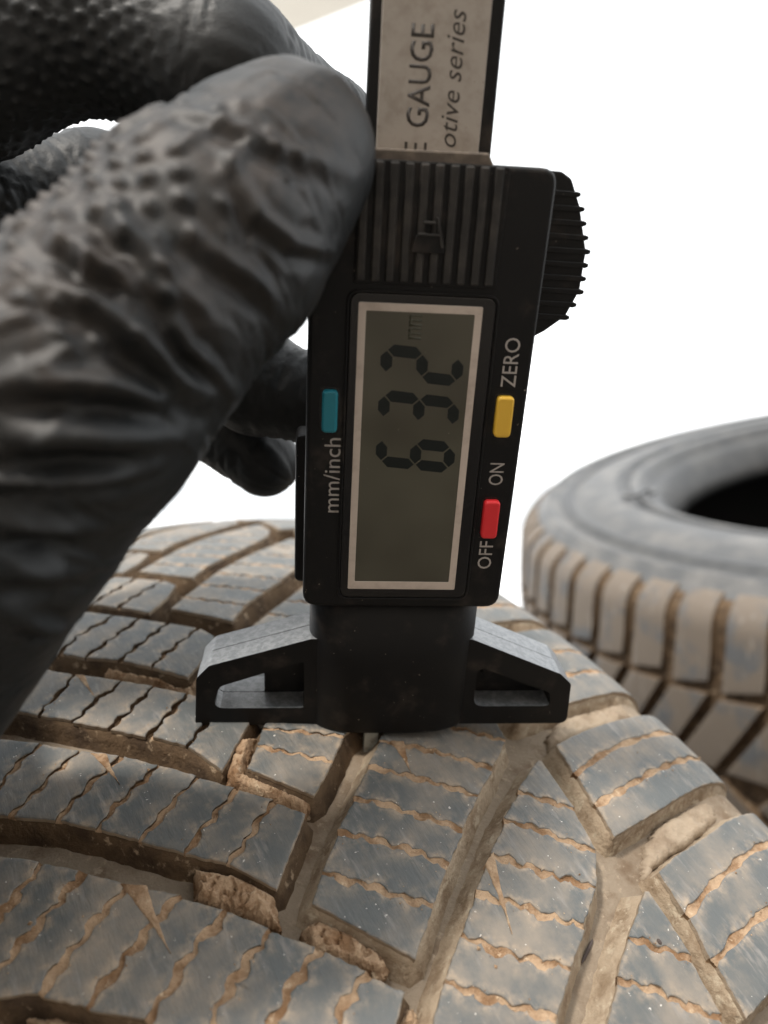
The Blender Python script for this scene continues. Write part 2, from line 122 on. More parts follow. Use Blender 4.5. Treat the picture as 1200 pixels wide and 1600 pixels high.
# ------------------------------------------------------------------ materials
def mat(name, base, rough=0.6, var=None, scale=300.0, lo=0.4, hi=0.65, detail=6.0, bump=0.0, bscale=1500.0,
        spec=0.5, metal=0.0, third=None, tscale=2500.0, tlo=0.66, thi=0.72, stretch=None, coat=0.0, rvar=0.0, speck=None, sscale=1500.0, slo=0.70, shi=0.74, dust=None, damt=1.0, dlo=0.25, dhi=0.75):
    m = bpy.data.materials.new(name)
    m.use_nodes = True
    nt = m.node_tree
    N, Lk = nt.nodes, nt.links
    b = N["Principled BSDF"]
    b.inputs["Base Color"].default_value = (*base, 1)
    b.inputs["Roughness"].default_value = rough
    b.inputs["Metallic"].default_value = metal
    b.inputs["Specular IOR Level"].default_value = spec
    b.inputs["Coat Weight"].default_value = coat
    tc = N.new("ShaderNodeTexCoord")
    vec = tc.outputs["Object"]
    if stretch:
        mp = N.new("ShaderNodeMapping")
        mp.inputs["Scale"].default_value = stretch
        Lk.new(vec, mp.inputs[0]); svec = mp.outputs[0]
    else:
        svec = vec
    col = None
    def noise_fac(sc, a, c, det, v):
        n = N.new("ShaderNodeTexNoise")
        n.inputs["Scale"].default_value = sc
        n.inputs["Detail"].default_value = det
        n.inputs["Roughness"].default_value = 0.62
        Lk.new(v, n.inputs["Vector"])
        r = N.new("ShaderNodeMapRange")
        r.interpolation_type = 'SMOOTHSTEP'
        r.inputs[1].default_value = a; r.inputs[2].default_value = c
        Lk.new(n.outputs[0], r.inputs[0])
        return r.outputs[0]
    if var:
        f = noise_fac(scale, lo, hi, detail, vec)
        mx = N.new("ShaderNodeMix"); mx.data_type = 'RGBA'
        Lk.new(f, mx.inputs["Factor"])
        mx.inputs["A"].default_value = (*base, 1); mx.inputs["B"].default_value = (*var, 1)
        col = mx.outputs["Result"]
        if rvar:
            rm = N.new("ShaderNodeMapRange")
            rm.inputs[3].default_value = rough; rm.inputs[4].default_value = min(1, rough + rvar)
            Lk.new(f, rm.inputs[0]); Lk.new(rm.outputs[0], b.inputs["Roughness"])
    if third:
        f = noise_fac(tscale, tlo, thi, 4.0, svec)
        mx2 = N.new("ShaderNodeMix"); mx2.data_type = 'RGBA'
        Lk.new(f, mx2.inputs["Factor"])
        if col: Lk.new(col, mx2.inputs["A"])
        else: mx2.inputs["A"].default_value = (*base, 1)
        mx2.inputs["B"].default_value = (*third, 1)
        col = mx2.outputs["Result"]
    if speck:
        f = noise_fac(sscale, slo, shi, 2.0, vec)
        mx3 = N.new("ShaderNodeMix"); mx3.data_type = 'RGBA'
        Lk.new(f, mx3.inputs["Factor"])
        if col: Lk.new(col, mx3.inputs["A"])
        else: mx3.inputs["A"].default_value = (*base, 1)
        mx3.inputs["B"].default_value = (*speck, 1)
        col = mx3.outputs["Result"]
    if dust:
        at = N.new("ShaderNodeAttribute"); at.attribute_name = "dust"
        f = noise_fac(380, dlo, dhi, 5.0, vec)
        mu = N.new("ShaderNodeMath"); mu.operation = 'MULTIPLY'; Lk.new(at.outputs["Fac"], mu.inputs[0]); Lk.new(f, mu.inputs[1])
        mu2 = N.new("ShaderNodeMath"); mu2.operation = 'MULTIPLY'; Lk.new(mu.outputs[0], mu2.inputs[0]); mu2.inputs[1].default_value = damt; mu2.use_clamp = True
        mx4 = N.new("ShaderNodeMix"); mx4.data_type = 'RGBA'
        Lk.new(mu2.outputs[0], mx4.inputs["Factor"])
        if col: Lk.new(col, mx4.inputs["A"])
        else: mx4.inputs["A"].default_value = (*base, 1)
        mx4.inputs["B"].default_value = (*dust, 1)
        col = mx4.outputs["Result"]
    if col: Lk.new(col, b.inputs["Base Color"])
    if bump:
        n = N.new("ShaderNodeTexNoise")
        n.inputs["Scale"].default_value = bscale
        n.inputs["Detail"].default_value = 5.0
        n.inputs["Roughness"].default_value = 0.65
        Lk.new(svec, n.inputs["Vector"])
        bp = N.new("ShaderNodeBump")
        bp.inputs["Strength"].default_value = 1.0
        bp.inputs["Distance"].default_value = bump * MM
        Lk.new(n.outputs[0], bp.inputs["Height"])
        Lk.new(bp.outputs[0], b.inputs["Normal"])
    return m

M = {}
M['rubber'] = mat("worn_tread_rubber", (0.088, 0.096, 0.097), 0.58, var=(0.235, 0.202, 0.165), scale=75, lo=0.40, hi=0.76, detail=10,
                  bump=0.22, bscale=700, third=(0.20, 0.19, 0.178), tscale=330, tlo=0.54, thi=0.74, stretch=(1.6, 0.35, 1), rvar=0.2, dust=(0.38, 0.295, 0.21), damt=0.85, dlo=.40, dhi=.72,
                  speck=(0.55, 0.53, 0.50), sscale=1100, slo=0.715, shi=0.745)
M['rubber_dusty'] = mat("dust_coated_rubber", (0.150, 0.122, 0.096), 0.8, var=(0.095, 0.097, 0.10), scale=42, lo=0.48, hi=0.64, bump=0.3, bscale=600,
                  third=(0.21, 0.185, 0.16), tscale=150, tlo=0.58, thi=0.7, stretch=(0.25, 1.5, 1.5))
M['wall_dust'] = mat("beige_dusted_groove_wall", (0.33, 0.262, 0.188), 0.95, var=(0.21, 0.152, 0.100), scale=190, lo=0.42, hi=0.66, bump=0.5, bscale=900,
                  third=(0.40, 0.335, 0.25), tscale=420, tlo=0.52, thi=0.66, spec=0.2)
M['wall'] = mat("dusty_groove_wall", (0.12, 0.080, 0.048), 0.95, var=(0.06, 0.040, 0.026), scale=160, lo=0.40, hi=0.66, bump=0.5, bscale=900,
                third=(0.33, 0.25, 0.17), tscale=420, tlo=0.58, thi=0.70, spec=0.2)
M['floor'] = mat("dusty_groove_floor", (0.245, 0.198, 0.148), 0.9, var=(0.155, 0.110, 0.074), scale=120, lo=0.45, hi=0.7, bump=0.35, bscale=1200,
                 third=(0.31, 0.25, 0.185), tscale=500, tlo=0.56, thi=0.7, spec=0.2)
M['sidewall'] = mat("dusty_sidewall_rubber", (0.068, 0.070, 0.072), 0.48, var=(0.13, 0.125, 0.118), scale=40, lo=0.4, hi=0.7, bump=0.2, bscale=700)
M['dirt'] = mat("packed_clay_dirt", (0.45, 0.318, 0.208), 1.0, var=(0.23, 0.135, 0.074), scale=210, lo=0.38, hi=0.66, bump=0.7, bscale=1100,
                third=(0.55, 0.42, 0.29), tscale=600, tlo=0.58, thi=0.7, spec=0.1)
M['pale_dust'] = mat("pale_dust_layer", (0.34, 0.275, 0.205), 1.0, var=(0.23, 0.175, 0.125), scale=140, lo=0.4, hi=0.7, bump=0.4, bscale=1000, spec=0.15)
M['black'] = mat("black_abs_plastic", (0.006, 0.006, 0.0065), 0.45, bump=0.03, bscale=3500, spec=0.24,
                 third=(0.055, 0.044, 0.036), tscale=110, tlo=0.53, thi=0.85, speck=(0.22, 0.19, 0.16), sscale=1300, slo=0.735, shi=0.77)
M['black_gloss'] = mat("black_window_plastic", (0.012, 0.011, 0.011), 0.22, spec=0.4, third=(0.10, 0.08, 0.07), tscale=1500, tlo=0.70, thi=0.78)
M['black_grain'] = mat("grainy_black_plastic", (0.020, 0.021, 0.022), 0.34, bump=0.09, bscale=2600, spec=0.9,
                       third=(0.07, 0.055, 0.043), tscale=240, tlo=0.58, thi=0.80)
M['sky_sheen'] = mat('sky_sheen_plastic', (0.11, 0.12, 0.13), 0.28, var=(0.19, 0.20, 0.212), scale=900, lo=0.4, hi=0.6, bump=0.10, bscale=2600, spec=0.9)
M['rib'] = mat('dusty_ribbed_plastic', (0.020, 0.019, 0.018), 0.55, var=(0.045, 0.040, 0.036), scale=300, lo=.4, hi=.7, bump=0.05, bscale=3000, spec=0.35)
M['dusty_black'] = mat("dusty_black_plastic", (0.10, 0.080, 0.064), 0.8, var=(0.17, 0.135, 0.105), scale=420, lo=0.4, hi=0.7, bump=0.1, bscale=2500)
M['silver'] = mat("brushed_silver_print", (0.40, 0.36, 0.32), 0.5, var=(0.30, 0.26, 0.22), scale=350, lo=0.4, hi=0.75, third=(0.20, 0.17, 0.14), tscale=1600, tlo=0.66, thi=0.75)
M['bezel'] = mat("silver_bezel_paint", (0.58, 0.50, 0.44), 0.45, var=(0.44, 0.37, 0.32), scale=260, lo=0.45, hi=0.75)
M['lcd'] = mat("unlit_lcd_glass", (0.108, 0.103, 0.078), 0.13, var=(0.068, 0.063, 0.047), scale=40, lo=0.3, hi=0.7, detail=2, spec=0.35,
               third=(0.22, 0.21, 0.17), tscale=1500, tlo=0.71, thi=0.77)
M['segment'] = mat("lcd_segment_dark", (0.010, 0.013, 0.012), 0.3, spec=0.3)
M['ghost'] = mat("lcd_segment_faint", (0.060, 0.060, 0.042), 0.3, spec=0.3)
M['print'] = mat("pale_grey_print", (0.40, 0.37, 0.35), 0.6, var=(0.25, 0.22, 0.20), scale=900, lo=0.5, hi=0.75)
M['ink'] = mat("worn_black_ink", (0.035, 0.028, 0.024), 0.6, var=(0.10, 0.085, 0.07), scale=1500, lo=0.5, hi=0.8)
M['blue'] = mat("blue_button_plastic", (0.010, 0.20, 0.27), 0.4, bump=0.02)
M['yellow'] = mat("yellow_button_plastic", (0.76, 0.46, 0.05), 0.4, third=(0.25, 0.12, 0.03), tscale=900, tlo=0.68, thi=0.74)
M['red'] = mat("red_button_plastic", (0.72, 0.026, 0.033), 0.4, bump=0.02)
M['pin'] = mat("grey_probe_metal", (0.34, 0.36, 0.35), 0.45, metal=0.3, var=(0.2, 0.19, 0.17), scale=400)
M['glove'] = mat("black_nitrile_glove", (0.0055, 0.0075, 0.0088), 0.52, bump=0.08, bscale=1100, spec=0.38, dust=(0.058, 0.044, 0.035), damt=1.0, dlo=.2, dhi=.65)
M['stone'] = mat("dark_grit_stone", (0.06, 0.045, 0.04), 0.8, bump=0.1)
M['beige'] = mat("beige_painted_panel", (0.42, 0.38, 0.32), 0.8, var=(0.38, 0.34, 0.285), scale=1.2)
M['snow'] = mat("pale_snowy_ground", (0.82, 0.84, 0.86), 0.9, var=(0.74, 0.76, 0.79), scale=2.5, bump=4.0, bscale=30)
M['apron'] = mat('added_dark_asphalt', (0.07, 0.068, 0.064), 0.8, var=(0.10, 0.096, 0.09), scale=12, bump=2.0, bscale=400)
M['blocker_wall'] = mat('brown_blocker_wall', (0.42, 0.36, 0.30), 0.9, var=(0.36, 0.31, 0.26), scale=3)
M['clean_rubber'] = mat('clean_dark_rubber', (0.030, 0.031, 0.033), 0.45, var=(0.055, 0.055, 0.054), scale=30)
M['cavity'] = mat("tyre_inside_rubber", (0.012, 0.013, 0.014), 0.7)

# ------------------------------------------------------------------ helpers
def link(name, me, parent=None, mats=()):
    o = bpy.data.objects.new(name, me)
    COL.objects.link(o)
    for m in mats:
        if me is not None and m.name not in [x.name for x in me.materials if x]: me.materials.append(m)
    if parent: o.parent = parent
    return o
def empty(name, mw, label, cat, group=None):
    o = bpy.data.objects.new(name, None)
    COL.objects.link(o)
    o.matrix_world = mw
    o.empty_display_size = 0.01
    tag(o, label, cat, group)
    return o
def tag(o, label, cat, group=None):
    o["label"] = label; o["category"] = cat
    if group: o["group"] = group
    return o
def mesh_from(name, verts, faces, smooth=False, fmat=None):
    me = bpy.data.meshes.new(name)
    me.from_pydata([tuple(v) for v in verts], [], faces)
    if fmat is not None:
        me.polygons.foreach_set("material_index", fmat)
    me.polygons.foreach_set("use_smooth", [smooth] * len(me.polygons))
    me.update()
    return me
def bm_mesh(name, bm, smooth_angle=None):
    bmesh.ops.recalc_face_normals(bm, faces=bm.faces)
    me = bpy.data.meshes.new(name)
    bm.to_mesh(me); bm.free()
    return me
def rounded(pts, radii, seg=5):
    """2D polygon with rounded corners."""
    out = []
    n = len(pts)
    if not hasattr(radii, '__len__'): radii = [radii] * n
    for i, p in enumerate(pts):
        a, b, c = Vector(pts[i - 1]), Vector(p), Vector(pts[(i + 1) % n])
        r = radii[i]
        if r <= 0: out.append(tuple(b)); continue
        d1, d2 = (a - b).normalized(), (c - b).normalized()
        ang = d1.angle(d2)
        k = min(r / math.tan(ang / 2), 0.45 * min((a - b).length, (c - b).length))
        p1, p2 = b + d1 * k, b + d2 * k
        for j in range(seg + 1):
            t = j / seg
            out.append(tuple((1 - t) ** 2 * p1 + 2 * t * (1 - t) * b + t * t * p2))
    return out
def rect(x0, x1, y0, y1, r=0.0, seg=5):
    return rounded([(x0, y0), (x1, y0), (x1, y1), (x0, y1)], r, seg)
def slab(name, outline, z0, z1, bev=0.0, holes=(), parent=None, m='black', bseg=2):
    """extruded 2D outline (mm) with holes, edges bevelled."""
    bm = bmesh.new()
    loops = []
    for pts in [outline] + list(holes):
        vsx = [bm.verts.new((p[0] * MM, p[1] * MM, z0 * MM)) for p in pts]
        es = [bm.edges.new((vsx[i], vsx[(i + 1) % len(vsx)])) for i in range(len(vsx))]
        loops.append((vsx, es))
    if holes:
        r = bmesh.ops.triangle_fill(bm, use_beauty=True, edges=[e for l in loops for e in l[1]])
        base = [g for g in r["geom"] if isinstance(g, bmesh.types.BMFace)]
    else:
        base = [bm.faces.new(loops[0][0])]
    r = bmesh.ops.extrude_face_region(bm, geom=base)
    top = [g for g in r["geom"] if isinstance(g, bmesh.types.BMVert)]
    bmesh.ops.translate(bm, verts=top, vec=(0, 0, (z1 - z0) * MM))
    bmesh.ops.recalc_face_normals(bm, faces=bm.faces)
    if bev:
        eds = [e for e in bm.edges if len(e.link_faces) == 2 and e.calc_face_angle(0) > 0.6]
        bmesh.ops.bevel(bm, geom=eds, offset=bev * MM, segments=bseg, affect='EDGES', profile=0.5, clamp_overlap=True)
    me = bm_mesh(name, bm)
    return link(name, me, parent, [M[m]])

# ------------------------------------------------------------------ setting: ground, canopy, added dark apron and light-blocking wall
def box(name, x0, x1, y0, y1, z0, z1, m):
    v = [(x, y, z) for x in (x0, x1) for y in (y0, y1) for z in (z0, z1)]
    f = [(0, 1, 3, 2), (4, 6, 7, 5), (0, 4, 5, 1), (2, 3, 7, 6), (0, 2, 6, 4), (1, 5, 7, 3)]
    return link(name, mesh_from(name, v, f), None, [m])
N_ = 40
gv = [((i / N_ - .5) * 400, (j / N_ - .5) * 400, 0.0) for i in range(N_ + 1) for j in range(N_ + 1)]
gf = [(i * (N_ + 1) + j, (i + 1) * (N_ + 1) + j, (i + 1) * (N_ + 1) + j + 1, i * (N_ + 1) + j + 1) for i in range(N_) for j in range(N_)]
ground = link("ground", mesh_from("ground", gv, gf), None, [M['snow']])
ground["kind"] = "structure"
dark_apron = box("added_pavement", -6, 6, -6, 1.3, -0.1, 0.004, M['apron'])  # unseen dark apron, added to cut light bouncing up at the gauge
dark_apron["kind"] = "structure"
blocker_wall = box("wall", -5, 5, -1.25, -1.05, 0.0, 2.6, M['blocker_wall'])  # unseen wall, added to block sky light from behind the camera
blocker_wall["kind"] = "structure"
# low canopy whose front edge crosses the top left corner of the picture
e0, e1 = Vector(CANOPY_EDGE[0]) * MM, Vector(CANOPY_EDGE[1]) * MM
ed = (e1 - e0).normalized()
back = Vector((ed.y, -ed.x, 0)); back = back if back.y < 0 else -back
pa, pb = e0 - ed * 4.0, e0 + ed * 0.9
cv = []
for dz in (0, 0.10):
    for p in (pa, pb, pb + back * 0.9, pa + back * 0.9):
        cv.append((p.x, p.y, p.z + dz))
canopy = link("canopy", mesh_from("canopy", cv, [(0, 3, 2, 1), (4, 5, 6, 7), (0, 1, 5, 4), (1, 2, 6, 5), (2, 3, 7, 6), (3, 0, 4, 7)]), None, [M['beige']])
tag(canopy, "beige canopy soffit with a slanting front edge in the top left corner", "canopy")
# ------------------------------------------------------------------ tyres
class Tyre:
    """Surface of a worn tyre in its own frame: X = axle, Z = up at u 0; (u, v) are millimetres round and across the tread."""
    def __init__(s):
        R, w, Rc, rs = TYRE_R, TYRE_W, TYRE_RC, TYRE_RS
        a0 = math.asin(w / Rc)
        al = np.concatenate([np.linspace(0, a0, 80), np.linspace(a0, math.radians(88), 60)[1:]])
        S = np.where(al <= a0, Rc * np.sin(al), w + rs * (np.sin(al) - math.sin(a0)))
        D = np.where(al <= a0, Rc * (1 - np.cos(al)), Rc * (1 - math.cos(a0)) + rs * (math.cos(a0) - np.cos(al)))
        s.al, s.S, s.D = al, S, D
        s.v = np.concatenate([[0], np.cumsum(np.hypot(np.diff(S), np.diff(D)))])
        s.R = R
    def at(s, u, v, h=0.0):
        u, v = np.asarray(u, float), np.asarray(v, float)
        a = np.abs(v); sg = np.sign(v)
        al = np.interp(a, s.v, s.al)
        r = s.R - np.interp(a, s.v, s.D) + h * np.cos(al)
        x = sg * (np.interp(a, s.v, s.S) + h * np.sin(al))
        th = u / s.R
        return np.stack([x, r * np.sin(th), r * np.cos(th)], -1) * MM
TY = Tyre()
def DEP(v):
    """groove depth: full under the crown, running out at the shoulders"""
    t = np.clip((np.abs(v) - 62) / 33.0, 0, 1)
    return 4.9 - 3.0 * t * t * (3 - 2 * t)

def resample(pts, step):
    pts = np.asarray(pts, float)
    d = np.concatenate([[0], np.cumsum(np.hypot(*np.diff(pts, axis=0).T))])
    n = max(2, int(d[-1] / step) + 1)
    t = np.linspace(0, d[-1], n)
    return np.stack([np.interp(t, d, pts[:, 0]), np.interp(t, d, pts[:, 1])], 1), t
def smooth_line(pts):
    """Chaikin corner cutting, ends kept."""
    pts = np.asarray(pts, float)
    for _ in range(2):
        if len(pts) < 3: break
        q = [pts[0]]
        for a, b in zip(pts[:-1], pts[1:]): q += [a * .75 + b * .25, a * .25 + b * .75]
        pts = np.array(q + [pts[-1]])
    return pts
def line_normals(p):
    t = np.gradient(p, axis=0)
    t /= np.maximum(np.linalg.norm(t, axis=1, keepdims=True), 1e-9)
    return np.stack([-t[:, 1], t[:, 0]], 1)
def ring_offset(p, d):
    """move each vertex of a closed polygon (counter-clockwise) outwards by d (array)."""
    a, b = np.roll(p, 1, 0), np.roll(p, -1, 0)
    e1 = p - a; e2 = b - p
    e1 /= np.maximum(np.linalg.norm(e1, axis=1, keepdims=True), 1e-6)
    e2 /= np.maximum(np.linalg.norm(e2, axis=1, keepdims=True), 1e-6)
    n = np.stack([e1[:, 1] + e2[:, 1], -(e1[:, 0] + e2[:, 0])], 1)
    l = np.linalg.norm(n, axis=1, keepdims=True)
    n = n / np.maximum(l, 0.7)
    return p + n * np.asarray(d)[:, None]
def block_mesh(name, poly, sipe_flag, depth, draft=1.3, round_=0.3, sink=0.0):
    """one raised tread block; poly in (u, v)."""
    p = np.asarray(poly, float)[:, ::-1].copy()             # x = v, y = u
    fl = np.asarray(sipe_flag, float)
    area = 0.5 * np.sum(p[:, 0] * np.roll(p[:, 1], -1) - np.roll(p[:, 0], -1) * p[:, 1])
    if area < 0: p, fl = p[::-1].copy(), fl[::-1].copy()
    side = 1 - fl
    rings = [(ring_offset(p, draft * side), -depth), (ring_offset(p, 0.25 * side), -1.1), (ring_offset(p, 0.0 * side), -0.16 - 0.12 * side),
             (ring_offset(p, -0.5 * round_ * (0.6 + .6 * side)), -0.03), (ring_offset(p, -round_ * (0.8 + .8 * side)), 0.0)]
    n = len(p)
    verts = np.concatenate([TY.at(q[:, 1], q[:, 0], h - sink) for q, h in rings])
    faces, fm = [], []
    for k in range(len(rings) - 1):
        for i in range(n):
            j = (i + 1) % n
            faces.append((k * n + i, k * n + j, (k + 1) * n + j, (k + 1) * n + i))
            fm.append(1 if k == 0 else (2 if k == 1 and side[i] > .5 else (1 if k == 1 else 0)))
    top = (len(rings) - 1) * n
    faces.append(tuple(range(top, top + n))); fm.append(0)
    return mesh_from(name, verts, faces, False, fm)

def piece_mesh(lines, fa, fb, rnd, deep=2.2, sub=8, edge=0.36, draft=0.0, name="tread_block"):
    """one tread block spanned by crossing lines (each runs from flank to flank), its face a fine grid."""
    n = max(4, max(len(l) for l in lines))
    K = np.linspace(0, 1, n)
    Ls = [np.stack([np.interp(K, np.linspace(0, 1, len(p)), np.asarray(p)[:, i]) for i in (0, 1)], 1) for p in lines]
    rows = []
    for i in range(len(Ls) - 1):
        for j in range(sub): rows.append(Ls[i] * (1 - j / sub) + Ls[i + 1] * (j / sub))
    rows.append(Ls[-1])
    G = np.array(rows); m = len(G) - 1
    for i in range(1, m):
        G[i, 0] += (rnd.uniform(-.12, .12), rnd.uniform(-.12, .12)); G[i, -1] += (rnd.uniform(-.12, .12), rnd.uniform(-.12, .12))
    W = np.linalg.norm(G[-1] - G[0], axis=1).mean(); Lg = np.linalg.norm(np.diff(G[m // 2], axis=0), axis=1).sum()
    T = np.linspace(0, 1, m + 1)
    def inset(d):
        def remap(x, t, pmax):
            t = min(t, .3); p = min(pmax, .8 / t)
            return x + t * (1 - x) ** p - t * x ** p
        tt, kk = remap(T, d / max(W, .5), 10), remap(K, d * 1.3 / max(Lg, .5), 14)
        R = np.stack([np.stack([np.interp(tt, T, G[:, k, c]) for k in range(n)], 1) for c in (0, 1)], 2)
        return np.stack([np.stack([np.interp(kk, K, R[i, :, c]) for c in (0, 1)], 1) for i in range(m + 1)])
    I = inset(edge)
    loop = [(0, k) for k in range(n)] + [(i, n - 1) for i in range(1, m + 1)] + [(m, k) for k in range(n - 2, -1, -1)] + [(i, 0) for i in range(m - 1, 0, -1)]
    nl = len(loop)
    O = np.array([G[i, k] for i, k in loop])
    I2 = inset(edge * .35); O2 = np.array([I2[i, k] for i, k in loop])
    hh = np.array([0.07 * noise.noise(Vector((q[0] * .25, q[1] * .25, 1.7))) + 0.025 * noise.noise(Vector((q[0] * .9, q[1] * .9, 6.1))) for q in I.reshape(-1, 2)])
    hr = hh.reshape(m + 1, n); hr = np.array([hr[i, k] for i, k in loop])
    wear = np.array([-0.14 - 0.16 * abs(noise.noise(Vector((q[0] * .6, q[1] * .6, 4.4)))) for q in O])
    D = O
    if draft:
        q = O[:, ::-1].copy()
        sg = 1 if np.sum(q[:, 0] * np.roll(q[:, 1], -1) - np.roll(q[:, 0], -1) * q[:, 1]) > 0 else -1
        D = ring_offset(q, np.full(nl, draft * sg))[:, ::-1]
    verts = [TY.at(I[..., 0].ravel(), I[..., 1].ravel(), hh), TY.at(O2[:, 0], O2[:, 1], hr + wear * .22), TY.at(O[:, 0], O[:, 1], hr + wear), TY.at(O[:, 0], O[:, 1], -0.9), TY.at(D[:, 0], D[:, 1], -1.3 if deep < 4 else -(DEP(D[:, 1]) + .4))]
    faces, fm, sm_ = [], [], []
    for i in range(m):
        for k in range(n - 1):
            faces.append((i * n + k, i * n + k + 1, (i + 1) * n + k + 1, (i + 1) * n + k)); fm.append(0); sm_.append(True)
    base = (m + 1) * n
    rim = [i * n + k for i, k in loop]
    for q in range(nl):
        r = (q + 1) % nl
        faces.append((rim[r], rim[q], base + q, base + r)); fm.append(0); sm_.append(False)
        flank = loop[q][1] in (0, n - 1) and loop[r][1] in (0, n - 1) or (loop[q][0] == 0 and loop[r][0] == 0 and not fa) or (loop[q][0] == m and loop[r][0] == m and not fb)
        for ring, mi in ((0, 0), (1, 2 if flank else 1), (2, 1)):
            o1, o2 = base + ring * nl, base + (ring + 1) * nl
            faces.append((o1 + r, o1 + q, o2 + q, o2 + r)); fm.append(mi); sm_.append(False)
    V_ = np.concatenate(verts)
    f = faces[(m // 2) * (n - 1) + n // 2]; nn = np.cross(V_[f[1]] - V_[f[0]], V_[f[2]] - V_[f[0]])
    if np.dot(nn, [V_[f[0]][0], V_[f[0]][1], V_[f[0]][2]]) < 0: faces = [t[::-1] for t in faces]
    me = mesh_from(name, V_, faces, False, fm)
    me.polygons.foreach_set("use_smooth", sm_)
    dA = np.linalg.norm(I - I[:1], axis=2) if fa else np.full(I.shape[:2], 9.0)
    dB = np.linalg.norm(I - I[-1:], axis=2) if fb else np.full(I.shape[:2], 9.0)
    dF = np.minimum(np.linalg.norm(I - I[:, :1], axis=2), np.linalg.norm(I - I[:, -1:], axis=2))
    du = np.maximum(np.exp(-np.minimum(dA, dB) / 1.1), .8 * np.exp(-dF / .9))
    dust = np.concatenate([du.ravel(), np.full(len(V_) - du.size, .75)])
    at_ = me.attributes.new("dust", 'FLOAT', 'POINT'); at_.data.foreach_set("value", dust.astype(np.float32))
    return me

CRUMBS = []
def lug(rows, parent, rnd, wave=0.42, lam=3.7, gap=1.15, level=-0.45, depth=7.3, fill='dirt', step=0.62, wallm='wall', draft=1.6):
    """a tread lug: a drafted base with blocks parted by wavy sipes; rows = crossing lines from one flank to the other."""
    lines = []
    for i, r in enumerate(rows):
        c, t = resample(smooth_line(r), step)
        if 0 < i < len(rows) - 1:
            nrm = line_normals(c)
            L = t[-1]
            if wave:
                ph = rnd.uniform(0, 6.28)
                env = np.clip(np.minimum(t, L - t) / 2.0, 0.15, 1)
                lm = lam * rnd.uniform(.9, 1.1)
                tri = np.arcsin(np.sin(6.283 * t / lm + ph + .5 * np.sin(t * .7 + ph))) / 1.571
                w = wave * rnd.uniform(.8, 1.2) * (1.15 * tri + .3 * np.sin(2.3 * 6.283 * t / lm + 2 * ph))
                c = c + nrm * (w * env)[:, None]
            nrm = line_normals(c)
            g = gap * (0.5 + 0.20 * np.sin(t * rnd.uniform(.5, 1.2) + rnd.uniform(0, 6)) + 0.13 * np.array([rnd.uniform(-1, 1) for _ in t]))
            lines.append((c - nrm * g[:, None], c + nrm * g[:, None], c, g, nrm))
        else:
            c = c + np.array([[rnd.uniform(-.1, .1), rnd.uniform(-.1, .1)] for _ in t])
            lines.append((c, c, c, None, None))
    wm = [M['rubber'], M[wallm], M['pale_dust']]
    s1 = np.array([l[2][-1] for l in lines[1:-1]]).reshape(-1, 2); s2 = np.array([l[2][0] for l in lines[1:-1]]).reshape(-1, 2)[::-1]
    poly, _ = resample(np.concatenate([lines[0][2], s1, lines[-1][2][::-1], s2, lines[0][2][:1]]), 1.3)
    poly = poly[:-1]
    ring = poly[:, ::-1].copy()
    if 0.5 * np.sum(ring[:, 0] * np.roll(ring[:, 1], -1) - np.roll(ring[:, 0], -1) * ring[:, 1]) < 0: ring = ring[::-1].copy()
    nb = len(ring); one = np.ones(nb)
    jit = np.array([rnd.uniform(-.18, .18) for _ in range(nb)])
    dep = DEP(ring[:, 0]); lev = [(ring_offset(ring, (draft + .5) * one + jit), -(dep + .4)), (ring_offset(ring, draft * one + jit), -dep * .93), (ring_offset(ring, draft * .5 * one + jit), -dep * .6), (ring_offset(ring, .10 * one), -1.05 * one), (ring_offset(ring, -.25 * one), -1.0 * one)]
    bv = np.concatenate([TY.at(q[:, 1], q[:, 0], h) for q, h in lev]); bf = []
    for k in range(4):
        for i in range(nb):
            j = (i + 1) % nb
            bf.append((k * nb + i, k * nb + j, (k + 1) * nb + j, (k + 1) * nb + i))
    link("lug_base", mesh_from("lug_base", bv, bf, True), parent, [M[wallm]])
    dv, df = [], []
    for i in range(len(lines) - 1):
        a, b = lines[i], lines[i + 1]
        def pick(me, other):
            if me[3] is None: return me[2]
            m = len(me[2]) // 2
            d = other[2][len(other[2]) // 2] - me[2][m]
            return me[1] if np.dot(d, me[4][m]) > 0 else me[0]
        link("tread_block", piece_mesh([pick(a, b), pick(b, a)], a[3] is not None, b[3] is not None, rnd), parent, wm)
        if b[3] is not None:                                  # dirt packed into the sipe
            c, g, nm = b[2], b[3], b[4]
            for k in range(2, len(c) - 2):                    # crumbs beside it
                if rnd.random() < .22:
                    q = c[k] + nm[k] * (g[k] + abs(rnd.gauss(.25, .7))) * rnd.choice((-1, 1))
                    CRUMBS.append((q[0], q[1], rnd.uniform(.05, .16) * (2.2 if rnd.random() < .06 else 1)))
            n0 = len(dv)
            offs = (-1.25, -0.5, 0.0, 0.5, 1.25)
            hh = [level + 0.42 * noise.noise(Vector((q[0] * .45, q[1] * .45, 3.3))) for q in c]
            for k in range(len(c)):
                for o in offs:
                    q = c[k] + nm[k] * g[k] * o
                    h = hh[k] + rnd.uniform(-.16, .16) + (0.18 if abs(o) > 1 else 0)
                    dv.append(TY.at(q[0], q[1], min(h, -0.10)))
            m = len(offs)
            for k in range(len(c) - 1):
                for o in range(m - 1):
                    df.append((n0 + k * m + o, n0 + k * m + o + 1, n0 + (k + 1) * m + o + 1, n0 + (k + 1) * m + o))
            for k in (0, len(c) - 1):                         # a short skirt closes both ends
                n1 = len(dv)
                for o in offs:
                    q = c[k] + nm[k] * g[k] * o
                    dv.append(TY.at(q[0], q[1], -1.6))
                for o in range(m - 1):
                    df.append((n0 + k * m + o, n0 + k * m + o + 1, n1 + o + 1, n1 + o))
